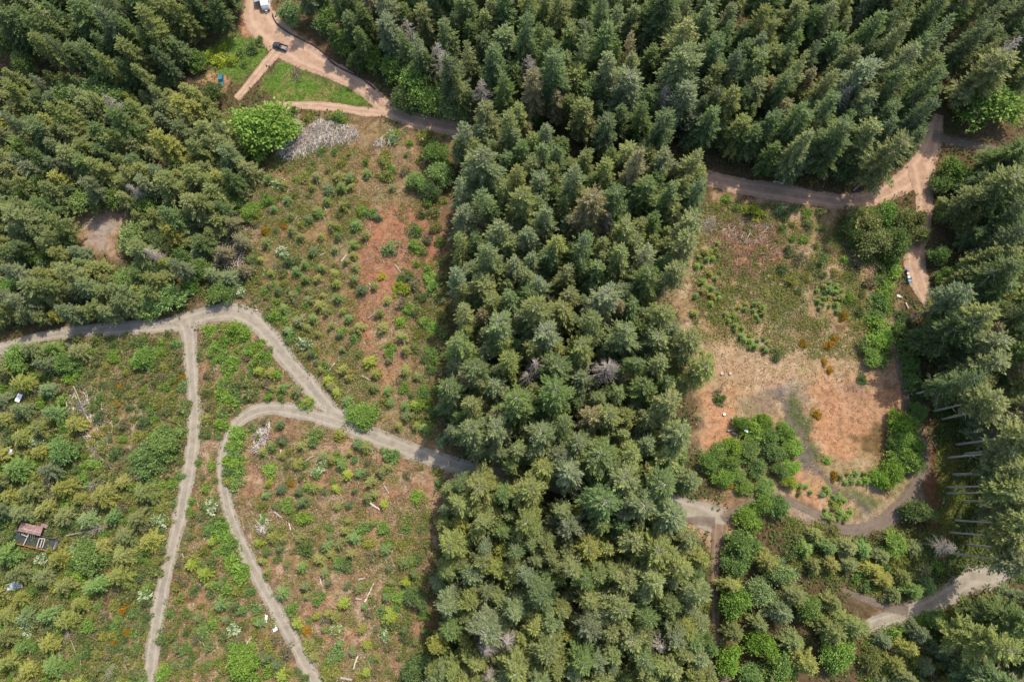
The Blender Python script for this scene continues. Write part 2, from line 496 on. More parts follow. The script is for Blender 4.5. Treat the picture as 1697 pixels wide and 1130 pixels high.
nt.links.new(diffuse(nt, c, 0.97, 0.05, hb.outputs[0], 0.8, 0.35), out.inputs[0])
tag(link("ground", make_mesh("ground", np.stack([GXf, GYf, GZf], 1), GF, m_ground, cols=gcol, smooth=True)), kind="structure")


# ---------------------------------------------------------------- tracks and roads
def road_mat(name, c1, c2, ctrack, faint=False):
    m, nt, out = new_mat(name)
    pos = N(nt, "ShaderNodeNewGeometry").outputs["Position"]
    a = N(nt, "ShaderNodeAttribute", attribute_name="col")
    sep = N(nt, "ShaderNodeSeparateColor")
    nt.links.new(a.outputs["Color"], sep.inputs[0])      # R: -1..1 across, packed 0..1
    n1 = noise(nt, 0.35, 5, 0.7, pos); n2 = noise(nt, 2.6, 6, 0.7, pos)
    ab = N(nt, "ShaderNodeMath", operation='MULTIPLY_ADD'); ab.inputs[1].default_value = 2.0; ab.inputs[2].default_value = -1.0
    nt.links.new(sep.outputs[0], ab.inputs[0])
    aa = N(nt, "ShaderNodeMath", operation='ABSOLUTE'); nt.links.new(ab.outputs[0], aa.inputs[0])
    # wheel ruts at |a| about 0.42
    off = N(nt, "ShaderNodeMath", operation='ADD'); off.inputs[1].default_value = -0.42; nt.links.new(aa.outputs[0], off.inputs[0])
    o2 = N(nt, "ShaderNodeMath", operation='ABSOLUTE'); nt.links.new(off.outputs[0], o2.inputs[0])
    o3 = N(nt, "ShaderNodeMath", operation='MULTIPLY_ADD'); o3.inputs[1].default_value = 0.35; nt.links.new(n1, o3.inputs[0]); nt.links.new(o2.outputs[0], o3.inputs[2])
    rut = ramp(nt, o3.outputs[0], 0.40, 0.16, 0.0, 0.75)
    c = mixc(nt, c1, c2, ramp(nt, n1, 0.38, 0.64))
    c = mixc(nt, c, ctrack, rut)
    c = mixc(nt, c, (1.22, 1.2, 1.16), ramp(nt, n2, 0.56, 0.74), 'MULTIPLY')
    c = mixc(nt, c, (0.68, 0.66, 0.63), ramp(nt, n2, 0.44, 0.28), 'MULTIPLY')
    edge = N(nt, "ShaderNodeMath", operation='MULTIPLY_ADD'); edge.inputs[1].default_value = 0.55
    nt.links.new(noise(nt, 0.8, 5, 0.7, pos), edge.inputs[0]); nt.links.new(aa.outputs[0], edge.inputs[2])
    al = ramp(nt, edge.outputs[0], 1.24, 0.55, 0.0, 0.85) if faint else ramp(nt, edge.outputs[0], 1.24, 1.12)
    b = diffuse(nt, c, 0.95, 0.08, n2, 0.5, 0.08)
    t = N(nt, "ShaderNodeBsdfTransparent"); mx = N(nt, "ShaderNodeMixShader")
    nt.links.new(al, mx.inputs[0]); nt.links.new(t.outputs[0], mx.inputs[1]); nt.links.new(b, mx.inputs[2])
    nt.links.new(mx.outputs[0], out.inputs[0])
    return m


ROADM = {
    "grey": road_mat("road_gravel", lin((150, 138, 119)), lin((130, 119, 102)), lin((162, 150, 132))),
    "tan": road_mat("road_dirt", lin((172, 140, 114)), lin((150, 121, 98)), lin((184, 154, 129))),
    "brown": road_mat("road_earth", lin((126, 104, 86)), lin((106, 87, 72)), lin((140, 118, 98))),
    "moss": road_mat("road_moss", lin((112, 104, 86)), lin((92, 94, 64)), lin((126, 116, 100)), True),
    "faint": road_mat("road_faint", lin((124, 108, 92)), lin((108, 94, 82)), lin((132, 118, 104)), True),
}


def smooth_line(pts, step):
    P = np.array(pts, float)
    out_ = []
    n = len(P)
    for i in range(n - 1):
        p0, p1, p2, p3 = P[max(i - 1, 0)], P[i], P[i + 1], P[min(i + 2, n - 1)]
        k = max(2, int(np.hypot(*(p2 - p1)[:2]) / step))
        for j in range(k):
            t = j / k
            out_.append(0.5 * ((2 * p1) + (-p0 + p2) * t + (2 * p0 - 5 * p1 + 4 * p2 - p3) * t * t + (-p0 + 3 * p1 - 3 * p2 + p3) * t ** 3))
    out_.append(P[-1])
    return np.array(out_)


for k, (nm, mk, pts) in enumerate(ROADS):
    L = smooth_line(pts, 5.0)
    W = np.array([p2w(u, v) for u, v, _ in L])
    sc_ = np.array([math.dist(p2w(u - 1, v), p2w(u + 1, v)) / 2 for u, v, _ in L])
    T = np.gradient(W, axis=0); T /= np.linalg.norm(T, axis=1)[:, None] + 1e-9
    Nn = np.stack([-T[:, 1], T[:, 0]], 1)
    hw = L[:, 2] * sc_ / 2 * 1.28 + (fbm(np.arange(len(L)) / 5.0 + k * 9, np.zeros(len(L)), 2) - 0.5) * 0.9
    M = 9
    a = np.linspace(-1, 1, M)
    P = W[:, None, :] + Nn[:, None, :] * (a[None, :, None] * hw[:, None, None])
    x, y = P[..., 0].ravel(), P[..., 1].ravel()
    z = ground_z(x, y) + 0.05 + 0.006 * k
    ids = np.arange(len(L) * M).reshape(len(L), M)
    F = np.stack([ids[:-1, :-1].ravel(), ids[:-1, 1:].ravel(), ids[1:, 1:].ravel(), ids[1:, :-1].ravel()], 1)
    cc = np.zeros((len(x), 3)); cc[:, 0] = np.tile(a * 0.5 + 0.5, len(L))
    me = make_mesh(nm, np.stack([x, y, z], 1), F[:, ::-1].copy(), ROADM[mk], cols=cc, smooth=True)
    tag(link(nm, me), kind="structure")


def road_gap(u, v):
    """pixel distance to the nearest road edge (negative on a road)"""
    best = np.full(np.asarray(u, float).shape, 1e9)
    for _n, _m, pts in ROADS:
        for i in range(len(pts) - 1):
            d = dist_line([pts[i], pts[i + 1]], u, v) - (pts[i][2] + pts[i + 1][2]) / 4
            best = np.minimum(best, d)
    return best

# ---------------------------------------------------------------- plant generators
def leaf_quads(base, direc, length, width, roll, fold=0.25):
    """diamond leaves / sprays; arrays (n,3),(n,3),(n,),(n,),(n,) -> V, F"""
    n = len(base)
    d = direc / (np.linalg.norm(direc, axis=1)[:, None] + 1e-9)
    up = np.tile(np.array([0, 0, 1.0]), (n, 1))
    s = np.cross(d, up); s /= np.linalg.norm(s, axis=1)[:, None] + 1e-6
    nn = np.cross(s, d)
    s2 = s * np.cos(roll)[:, None] + nn * np.sin(roll)[:, None]
    n2 = np.cross(s2, d)
    tip = base + d * length[:, None]
    mid = base + d * (length * 0.45)[:, None] - n2 * (length * fold * 0.3)[:, None]
    a = mid + s2 * (width / 2)[:, None]; b = mid - s2 * (width / 2)[:, None]
    V = np.stack([base, a, tip, b], 1).reshape(-1, 3)
    F = np.arange(n * 4).reshape(n, 4)
    return V, F


def conifer(seed, h, rmax, base_frac, whorl=0.75, per=6, spray=1.15, dens=0.36, gap=0.05, shape=0.75, droop=0.22):
    """returns trunk Geo and crown (V,F,tint)"""
    r = np.random.default_rng(seed)
    zb = h * base_frac
    B = []; D = []; Ln = []; Wd = []; R = []; T = []
    g = Geo()
    lean = r.normal(0, 0.008 * h, 2)
    g.tube([(0, 0, -0.6), (lean[0] * .2, lean[1] * .2, h * 0.3), (lean[0] * .6, lean[1] * .6, h * 0.7), (lean[0], lean[1], h * 0.985)], [h * 0.0100 + .03, h * 0.0080, h * 0.0045, 0.02], 7)
    z = zb
    ph = r.random() * 6
    lop = r.random((5, 8)) * 0.62 + 0.62
    while z < h * 0.985:
        s = (z - zb) / (h - zb)
        prof = ((1 - s) ** shape) * min(1.0, 0.55 + s * 2.2)
        nb = max(4, int(per * (0.6 + 0.6 * (1 - s)) + r.integers(0, 2)))
        ph += 0.9
        for k in range(nb):
            if r.random() < gap:
                continue
            az = ph + 2 * math.pi * k / nb + r.normal(0, 0.22)
            L = rmax * prof * lop[min(4, int(s * 5)), int(((az + s) % 6.283) / 6.283 * 8) % 8] * r.uniform(0.72, 1.12) + 0.25 * (h / 30)
            rise = 0.55 * s - droop * (1 - s) + r.normal(0, 0.09)
            zz = z + r.uniform(-0.4, 0.4) * whorl
            hd = np.array([math.cos(az), math.sin(az), 0.0]); pd = np.array([-hd[1], hd[0], 0.0])
            m = max(3, int(L / dens))
            t = (np.arange(m) + r.random(m) * 0.7) / m * 0.86 + 0.14
            pts = hd[None, :] * (L * t)[:, None]
            pts[:, 2] = zz + L * (rise * t - 0.30 * t * t + 0.22 * t ** 3)
            pts[:, :2] += lean * (zz / h)
            if r.random() < 0.5 or h < 6:
                q0 = np.array([lean[0] * zz / h, lean[1] * zz / h, zz])
                up_ = np.array([0, 0, 0.0035 * h])
                g.tube([q0, pts[m // 2] + up_, pts[-1] + up_ * .6], [0.0020 * h + .01, 0.0016 * h + .008, 0.012], 3, cap=False)
            wt = r.uniform(0.2, 0.8)
            for sd in (-1, 1):
                ll = (0.22 * L * (1 - t) ** 0.6 + 0.55 * spray) * r.uniform(0.7, 1.2, m)
                ll = np.minimum(ll, 1.6 * spray)
                di = hd[None, :] * r.uniform(0.5, 0.9, m)[:, None] + sd * pd[None, :] * r.uniform(0.55, 0.95, m)[:, None]
                di[:, 2] = r.normal(-0.12, 0.22, m) + rise * 0.4
                B.append(pts + r.normal(0, 0.0018 * h + .02, (m, 3))); D.append(di); Ln.append(ll); Wd.append(ll * r.uniform(0.30, 0.44, m)); R.append(r.normal(0, 0.55, m))
                T.append(np.clip(wt * 0.6 + 0.2 + r.normal(0, 0.22, m), 0, 1))
            B.append(pts[-1:]); D.append((hd + np.array([0, 0, rise - 0.1]))[None]); Ln.append(np.array([0.9 * spray])); Wd.append(np.array([0.34 * spray])); R.append(np.zeros(1)); T.append(np.array([min(1, wt + .25)]))
        z += whorl * r.uniform(0.75, 1.2) * (1 - 0.35 * s)
    # leader
    B.append(np.array([[lean[0], lean[1], h * 0.965]] * 3)); D.append(np.array([[0.1, 0, 1], [-.25, .2, 1], [.1, -.3, 1.0]])); Ln.append(np.full(3, 0.035 * h)); Wd.append(np.full(3, 0.008 * h + .05)); R.append(np.zeros(3)); T.append(np.full(3, 0.7))
    # bare dead stubs below the crown
    if base_frac > 0.15:
        for k in range(int(10 * base_frac * 2)):
            zz = r.uniform(0.35, 1.0) * zb; az = r.random() * 6.28; l = r.uniform(0.6, 2.4)
            g.tube([(0, 0, zz), (math.cos(az) * l, math.sin(az) * l, zz - 0.2 * l)], [0.05, 0.015], 3, cap=False)
    V, F = leaf_quads(np.concatenate(B), np.concatenate(D), np.concatenate(Ln), np.concatenate(Wd), np.concatenate(R))
    return g, V, F, np.repeat(np.concatenate(T), 4)


def leafy(seed, rad, h, n, leaf, lobes=14, flat=0.8, trunk=True, low=0.15, blossom=0.0):
    """broad crown of leaf clumps grown round limbs; rad = crown radius, h = height"""
    r = np.random.default_rng(seed)
    g = Geo()
    C = []
    zc = h * (0.5 + low * .5)
    for i in range(lobes):
        a = r.random() * 6.28; q = math.sqrt(r.random()) * 0.80
        lr = rad * r.uniform(0.18, 0.38)
        dome = 1 - (q / 0.8) ** 2 * 0.55
        C.append((math.cos(a) * q * rad, math.sin(a) * q * rad, max(lr * .5, h * dome * r.uniform(0.55, 1.0) - lr * 0.8), lr))
    g.tube([(0, 0, -0.4), (0.03 * h, 0, h * 0.25), (0, 0.02 * h, h * 0.5), (0, 0, h * .8)], [h * 0.018 + .02, h * 0.015 + .01, h * 0.01, .02], 6)
    for (x, y, z, lr) in C:
        z0 = min(h * r.uniform(0.1, 0.4), z * 0.8)
        g.tube([(0, 0, z0), (x * .5, y * .5, z0 + (z - z0) * 0.65), (x, y, z)], [h * 0.008 + .01, h * 0.005 + .008, .01], 4, cap=False)
    C = np.array(C)
    w = C[:, 3] ** 2 * r.uniform(.45, 1.4, lobes); w /= w.sum()
    li = r.choice(lobes, n, p=w)
    dv = r.normal(0, 1, (n, 3)); dv[:, 2] = np.abs(dv[:, 2]) * 1.1 - 0.35
    dv /= np.linalg.norm(dv, axis=1)[:, None]
    # clumping inside each lobe's shell
    cl = r.normal(0, 1, (lobes * 16, 3)); cl[:, 2] = np.abs(cl[:, 2]) - 0.25
    cl /= np.linalg.norm(cl, axis=1)[:, None]
    pick = li * 16 + r.integers(0, 16, n)
    dv = cl[pick] + r.normal(0, 0.30, (n, 3))
    P = C[li, :3] + dv * (C[li, 3] * np.where(r.random(n) < .12, r.uniform(1.05, 1.5, n), r.uniform(0.62, 1.08, n)))[:, None] * np.array([1, 1, flat])
    P[:, 2] = np.maximum(P[:, 2], 0.05)
    D = dv + r.normal(0, 0.7, (n, 3)); D[:, 2] -= 0.15
    ln = leaf * r.uniform(0.7, 1.35, n)
    ct = np.clip(r.normal(0.5, 0.2, lobes * 16), 0.05, 0.95)
    T = np.clip(ct[pick] + r.normal(0, 0.15, n), 0, 1)
    V, F = leaf_quads(P, D, ln, ln * r.uniform(0.5, 0.8, n), r.uniform(-1.2, 1.2, n))
    mi = None
    if blossom > 0:
        top = cl[pick][:, 2] > 0.15
        mi = (top & (r.random(lobes * 16)[pick] < blossom)).astype(int)
    return g, V, F, np.repeat(T, 4), mi


def snag(seed, h, spread):
    r = np.random.default_rng(seed)
    g = Geo(); b = Geo()
    g.tube([(0, 0, -.5), (0.1, 0, h * .4), (0.0, .15, h * .75), (0, 0, h)], [h * .012, h * .009, h * .005, .03], 7)
    for k in range(int(70 + 2 * h)):
        z = h * r.uniform(0.45, 0.99); s = (z / h - 0.45) / 0.55
        az = r.random() * 6.28; L = spread * (1 - s) ** 0.7 * r.uniform(.5, 1.1) + .4
        d = Vector((math.cos(az), math.sin(az), r.uniform(-.25, .25)))
        p0 = Vector((0, 0, z)); p1 = p0 + d * L * .55; p2 = p0 + d * L + Vector((0, 0, -.12 * L))
        b.tube([p0, p1, p2], [.07, .05, .02], 3, cap=False)
        for q in range(5):
            t = r.uniform(.3, 1); a2 = az + r.choice([-1, 1]) * r.uniform(.4, 1.1)
            s0 = p0 + (p2 - p0) * t
            b.tube([s0, s0 + Vector((math.cos(a2), math.sin(a2), r.uniform(-.3, .3))) * L * r.uniform(.15, .35)], [.04, .012], 3, cap=False)
    return g, b


def build_kind(make, k, trunk_name, crown_name, mats=(LEAF,), tmat=BARK):
    res = []
    for i in range(k):
        o = make(i)
        mi = o[4] if len(o) > 4 else None
        cm = make_mesh(crown_name, o[1], o[2], list(mats), tint=o[3], mat_idx=mi)
        res.append((o[0].mesh(trunk_name, tmat), cm))
    return res


FIR = build_kind(lambda i: conifer(100 + i, 34, [5.9, 6.6, 6.0, 7.0, 5.5, 6.2, 6.8, 5.8][i], [.22, .26, .2, .3, .24, .28, .2, .25][i], 0.86, 6, 1.25, 0.38, [.08, .12, .07, .16, .08, .14, .08, .2][i], [.55, .46, .62, .45, .58, .5, .44, .6][i], [.2, .25, .15, .3, .2, .28, .18, .34][i]), 8, "fir_trunk", "fir_crown")
BARE = build_kind(lambda i: conifer(200 + i, 34, [5.4, 4.8, 5.6][i], [.60, .66, .54][i], 0.85, 6, 1.25, 0.38, .16, .55, .25), 3, "fir_trunk", "fir_crown")
THIN = build_kind(lambda i: conifer(230 + i, 34, [6.2, 5.6][i], [.2, .25][i], 1.15, 5, 1.1, 0.5, .2, .75, .34), 2, "fir_trunk", "fir_crown")
MIDC = build_kind(lambda i: conifer(300 + i, 13, [3.8, 4.2, 3.6, 4.0][i], [.05, .04, .08, .05][i], 0.55, 6, .7, 0.26, .12, [.6, .5, .7, .55][i], .2), 4, "fir_trunk", "fir_crown")
SAPL = build_kind(lambda i: conifer(400 + i, 3.2, [1.45, 1.6, 1.35, 1.7, 1.5][i], .03, 0.24, 6, .34, .16, .05, [.6, .5, .65, .55, .5][i], .05), 5, "sapling_stem", "sapling_crown")
BROAD = build_kind(lambda i: leafy(500 + i, 6.5, 13, 5200, .74, 24), 4, "broadleaf_trunk", "broadleaf_crown")
SHRUB = build_kind(lambda i: leafy(600 + i, 2.0, 2.4, 950, .38, 11, .85), 5, "shrub_stems", "shrub_foliage")
FLOWR = build_kind(lambda i: leafy(650 + i, 2.0, 2.6, 950, .34, 10, .85, blossom=.42), 2, "shrub_stems", "shrub_foliage", (LEAF, BLOSSOM))
SNAG = []
for i in range(3):
    a, b = snag(700 + i, 22, 4.2)
    SNAG.append((a.mesh("dead_trunk", GREYWOOD), b.mesh("dead_branches", GREYWOOD)))

# ---------------------------------------------------------------- labels that single out
_ones = "zero one two three four five six seven eight nine ten eleven twelve thirteen fourteen fifteen sixteen seventeen eighteen nineteen".split()
_tens = "_ _ twenty thirty forty fifty sixty seventy eighty ninety".split()


def num(n):
    n = int(max(0, n))
    if n < 20: return _ones[n]
    if n >= 100: return "one-hundred"
    return _tens[n // 10] + ("-" + _ones[n % 10] if n % 10 else "")


LANDMARKS = [
    (434, 8, "the white travel trailer"), (465, 79, "the dark pickup truck"), (368, 135, "the teal car"), (520, 140, "the green lawn"),
    (520, 232, "the large grey slash heap"), (428, 200, "the big bright maple"), (165, 385, "the gravel patch in the woods"),
    (385, 517, "the gravel road's bend"), (310, 535, "the gravel road fork"), (563, 697, "the loop track's junction"),
    (400, 690, "the loop track's tight curve"), (430, 730, "the pale slash heap"), (665, 478, "the yellow-green bush"),
    (650, 410, "the pale ghostly bush"), (60, 890, "the roofless derelict trailer"), (34, 660, "the white panel"), (8, 748, "the white car"),
    (447, 1030, "the white boards by the track"), (1205, 690, "the pair of log rounds"), (1203, 619, "the upper log rounds"),
    (1215, 375, "the slash heap in the clearing"), (1503, 458, "the row of wheeled bins"), (1520, 290, "the dirt road junction"),
    (1470, 370, "the bushy clump inside the road bend"), (1450, 735, "the round muddy hollow"), (1330, 710, "the mossy track"),
    (1190, 868, "the track junction below the stand"), (1610, 958, "the wide turning place"), (1650, 165, "the large round alder"),
    (1557, 755, "the long thin fallen pole"), (1005, 612, "the big grey snag"), (1005, 365, "the pinkish dead tree"), (825, 1068, "the twin pale snags"),
    (1092, 1067, "the grey snag by the narrow track"), (1280, 306, "the white log by the dirt road"),
]
PLACED = []           # (u, v, kind word, look, obj, where)


def where_of(u, v):
    for nm, poly in (("the stump field", C1), ("the loop plantation", C2), ("the strip between tracks", C3), ("the scrub slope", C4), ("the bare clearing", C5)):
        if inside(poly, np.array([u]), np.array([v]))[0]:
            return nm
    if u < 420 and v < 560: return "the upper woods" if v < 140 else "the woods above the gravel road"
    if u < 320: return "the scrub slope"
    if v < 300 and u < 1560: return "the big far stand"
    if u > 1500: return "the shaded outer stand"
    if v > 790 and u > 1190: return "the bushy lower wood"
    if v > 790: return "the lower middle stand"
    return "the central stand"


def finish_labels():
    used = set()
    near = {}
    for i, p in enumerate(PLACED):
        for li, (lu, lv, nm) in enumerate(LANDMARKS):
            d = math.hypot(p[0] - lu, p[1] - lv)
            if 12 < d < 75:
                ang = math.degrees(math.atan2(lv - p[1], p[0] - lu)) % 360
                k = int(((ang + 45) % 360) // 90)
                near.setdefault((li, k, p[2]), []).append((d, i))
    given = {}
    for (li, k, _w), lst in near.items():
        lst.sort()
        d, i = lst[0]
        if len(lst) > 1 and lst[1][0] < d * 1.25:
            continue
        if i in given and given[i][0] <= d:
            continue
        given[i] = (d, ("just right of", "just above", "just left of", "just below")[k] + " " + LANDMARKS[li][2])
    for i, (u, v, word, look, o, _x) in enumerate(PLACED):
        lab = None
        if i in given:
            lab = f"{look} {word} {given[i][1]}"
        if lab is None or lab in used or len(lab.split()) > 16:
            pu, pv = round(u / W0 * 200) / 2, round(v / H0 * 200) / 2
            f = lambda q: num(q) + ("-and-a-half" if q % 1 else "")
            lab = f"{look} {word}, {f(pu)} percent across the photo and {f(pv)} percent down"
            k = 0
            while lab in used:
                k += 1
                pv += 0.5
                lab = f"{look} {word}, {f(pu)} percent across the photo and {f(pv)} percent down"
        used.add(lab)
        o["label"] = lab


# ---------------------------------------------------------------- planting
TREES = []            # for spacing: (u, v, spacing)
FIRS = []             # queued firs
PAL = {
    "dark green": (0.112, 0.142, 0.058), "deep green": (0.140, 0.182, 0.064), "olive green": (0.212, 0.228, 0.078), "grey-green": (0.186, 0.212, 0.096),
    "yellowish green": (0.275, 0.272, 0.072), "brownish green": (0.240, 0.208, 0.105), "bright green": (0.220, 0.320, 0.062),
    "fresh green": (0.188, 0.270, 0.076), "pale green": (0.225, 0.290, 0.105), "rusty orange": (0.36, 0.20, 0.030), "golden yellow": (0.44, 0.38, 0.05), "lime green": (0.32, 0.36, 0.05),
}


def tint_of(name, r):
    c = np.array(PAL[name]) * r.uniform(0.86, 1.16) * np.array([r.uniform(.94, 1.06), 1.0, r.uniform(.85, 1.15)])
    return (*c, 1.0)


def plant(name, cat, group, word, proto, x, y, h_scale, r_scale, colour, r, u, v, look=None, children=True, parts=("trunk", "crown")):
    z = float(ground_z(x, y))
    tr, cr = proto
    rz = r.uniform(0, 6.28)
    e_ = r.uniform(.86, 1.16) if h_scale < 1.4 or name != 'broadleaf_tree' else 1.0
    root = link(name, None, loc=(x, y, z), rz=rz, sc=(r_scale * e_, r_scale / e_, h_scale))
    root.empty_display_size = 0.5
    a = link(parts[0], tr, root)
    b = link(parts[1], cr, root)
    if colour:
        b.color = tint_of(colour, r)
    tag(root, None, cat, group)
    PLACED.append((u, v, word, look or colour, root, None))
    return root


def fir_at(u, v, h, kind, colour, by_base=False, rs=1.0):
    """queue a fir whose crown centre shows at pixel u, v (or whose foot does)"""
    zc = 0.0 if by_base else h * 0.72
    x, y = p2w(u, v, zc)
    FIRS.append([x, y, h, kind, colour, rs])


def poisson(poly, spacing, tries, r, also=None, avoid=None):
    P = np.array(poly); lo = P.min(0); hi = P.max(0)
    out_ = []
    n = int((hi[0] - lo[0]) * (hi[1] - lo[1]) / spacing ** 2 * tries)
    U = r.uniform(lo[0], hi[0], n); V = r.uniform(lo[1], hi[1], n)
    ok = inside(poly, U, V)
    if avoid is not None:
        for q in avoid:
            ok &= ~inside(q, U, V)
    for u, v in zip(U[ok], V[ok]):
        good = True
        for (a, b, s) in TREES:
            if (a - u) ** 2 + (b - v) ** 2 < (min(s, spacing) if s < spacing else spacing) ** 2:
                good = False; break
        if good:
            out_.append((u, v)); TREES.append((u, v, spacing))
    return out_


r = np.random.default_rng(77)
# big firs along the shaded outer stand: bare trunks, surveyed at the foot
for (u, v, h) in [(1582, 738, 33), (1592, 752, 34), (1582, 761, 31), (1577, 783, 33), (1575, 789, 35), (1584, 810, 34), (1574, 817, 35), (1582, 858, 33), (1580, 879, 32), (1582, 914, 35), (1552, 695, 32), (1549, 681, 34), (1515, 527, 33), (1522, 560, 34), (1560, 600, 31), (1600, 830, 36), (1596, 900, 33)]:
    u += r.normal(0, 7); v += r.normal(0, 3)
    fir_at(u, v, h + r.normal(0, 2), "bare", "olive green" if r.random() < .6 else "grey-green", True)
    TREES.append((u + 0.145 * (u - NADIR[0]), v + 0.145 * (v - NADIR[1]), 44))
for (u, v, h) in [(1107, 602, 36), (1129, 641, 36), (1092, 731, 34), (1062, 816, 36), (1105, 455, 35), (1112, 425, 34), (1085, 500, 35), (1080, 690, 36), (1070, 560, 34)]:
    fir_at(u, v, h, "bare", "grey-green" if r.random() < .5 else "olive green", True)
    TREES.append((u + 0.145 * (u - NADIR[0]), v + 0.145 * (v - NADIR[1]), 44))

BROADS = [  # u, v, crown radius px, height, colour
    (426, 198, 46, 17, "bright green"), (1650, 168, 46, 16, "fresh green"), (1690, 110, 24, 14, "deep green"), (650, 108, 22, 11, "fresh green"), (683, 128, 32, 14, "fresh green"), (668, 158, 20, 11, "deep green"),
    (712, 160, 24, 12, "fresh green"), (750, 170, 24, 12, "pale green"), (620, 90, 20, 10, "fresh green"), (575, 62, 22, 10, "fresh green"), (535, 25, 20, 10, "fresh green"), (480, 15, 18, 9, "pale green"), (590, 95, 15, 8, "deep green"),
    (722, 250, 20, 8, "fresh green"), (728, 285, 20, 8, "fresh green"), (715, 310, 16, 6, "deep green"), (690, 300, 16, 6, "fresh green"),
    (1588, 280, 24, 10, "fresh green"), (1567, 300, 16, 8, "pale green"), (1568, 345, 18, 9, "fresh green"), (1562, 418, 15, 8, "fresh green"), (1572, 455, 14, 7, "fresh green"),
    (268, 490, 30, 8, "fresh green"), (240, 505, 20, 7, "pale green"), (215, 388, 24, 9, "pale green"), (309, 469, 13, 6, "bright green"), (360, 484, 20, 7, "fresh green"), (130, 325, 26, 9, "pale green"), (185, 320, 20, 9, "fresh green"), (155, 142, 30, 10, "pale green"), (30, 97, 15, 12, "pale green"), (100, 390, 18, 7, "fresh green"),
    (1250, 712, 17, 6, "bright green"), (1232, 700, 13, 6, "bright green"), (1268, 698, 13, 6, "bright green"), (1245, 745, 19, 6, "fresh green"), (1212, 768, 16, 6, "fresh green"), (1285, 745, 17, 6, "fresh green"), (1258, 775, 14, 5, "fresh green"), (1225, 790, 13, 4, "fresh green"), (1295, 780, 13, 5, "fresh green"),
    (1505, 705, 20, 8, "bright green"), (1508, 732, 20, 8, "bright green"), (1506, 760, 21, 8, "bright green"), (1482, 785, 20, 7, "bright green"), (1462, 792, 14, 6, "bright green"), (1525, 682, 14, 6, "fresh green"),
    (1178, 765, 17, 6, "fresh green"), (1196, 748, 16, 5, "fresh green"), (1200, 790, 16, 5, "bright green"), (1316, 742, 15, 5, "bright green"), (1304, 716, 15, 5, "bright green"), (1312, 772, 14, 4, "bright green"), (1310, 800, 12, 4, "lime green"), (1236, 808, 13, 4, "bright green"), (1270, 808, 14, 4, "fresh green"), (1216, 742, 16, 6, "bright green"), (1276, 722, 15, 6, "fresh green"),
    (1518, 738, 16, 7, "bright green"), (1520, 765, 15, 7, "fresh green"), (1494, 692, 15, 6, "bright green"), (1460, 560, 20, 6, "bright green"), (1446, 590, 17, 5, "bright green"), (1440, 570, 14, 4, "olive green"),
    (1530, 850, 22, 8, "deep green"), (1290, 838, 18, 7, "fresh green"), (1265, 835, 16, 7, "bright green"), (1240, 860, 20, 6, "bright green"),
    (1236, 905, 24, 10, "fresh green"), (1222, 935, 20, 9, "fresh green"), (1225, 1000, 26, 11, "bright green"), (1262, 985, 24, 10, "pale green"), (1213, 1095, 22, 10, "bright green"), (1268, 1075, 24, 11, "bright green"), (1300, 1115, 26, 11, "fresh green"), (1250, 1125, 20, 10, "fresh green"), (1395, 1085, 26, 9, "bright green"), (1300, 950, 22, 9, "pale green"), (1345, 1010, 20, 9, "fresh green"), (1560, 1030, 16, 6, "fresh green"), (1450, 1095, 18, 6, "olive green"), (1485, 900, 20, 6, "bright green"),
    (1440, 365, 26, 10, "olive green"), (1470, 350, 22, 10, "fresh green"), (1455, 400, 26, 11, "olive green"), (1490, 400, 24, 11, "deep green"), (1500, 360, 20, 9, "olive green"), (1520, 358, 16, 8, "olive green"), (1528, 384, 15, 8, "olive green"), (1412, 372, 16, 7, "deep green"),
    (1480, 425, 12, 5, "bright green"), (1425, 390, 16, 8, "deep green"),
    (1100, 130, 14, 9, "deep green"), (1040, 215, 15, 8, "deep green"), (1140, 225, 18, 9, "deep green"), (1200, 235, 18, 9, "deep green"), (885, 190, 15, 9, "fresh green"), (1360, 265, 16, 7, "deep green"), (1300, 270, 18, 8, "deep green"),
    (600, 685, 23, 5, "bright green"), (235, 760, 24, 8, "fresh green"), (267, 732, 24, 8, "fresh green"), (105, 600, 18, 7, "fresh green"), (25, 590, 22, 8, "fresh green"), (235, 590, 18, 6, "bright green"), (140, 920, 26, 8, "fresh green"), (100, 745, 22, 8, "fresh green"),
    (690, 995, 18, 6, "deep green"), (745, 1080, 18, 8, "deep green"), (690, 1110, 22, 8, "deep green"), (400, 1100, 26, 7, "bright green"), (20, 320, 20, 9, "pale green"),
    (60, 300, 20, 10, "fresh green"), (95, 330, 18, 9, "pale green"), (240, 335, 20, 9, "fresh green"), (255, 395, 18, 8, "deep green"), (240, 440, 22, 9, "pale green"), (60, 420, 20, 9, "fresh green"), (200, 460, 18, 8, "fresh green"), (330, 440, 18, 7, "fresh green"), (300, 420, 16, 8, "fresh green"), (105, 155, 22, 11, "pale green"), (190, 155, 20, 11, "fresh green"), (290, 270, 20, 10, "pale green"), (25, 240, 20, 10, "pale green"), (380, 330, 15, 6, "fresh green"), (410, 350, 13, 5, "bright green"), (15, 470, 20, 9, "fresh green"), (270, 135, 16, 9, "deep green"), (345, 150, 18, 9, "deep green"), (320, 95, 16, 8, "fresh green"),
]
for (u, v, rp, h, colr) in BROADS:
    TREES.append((u, v, rp + 14))

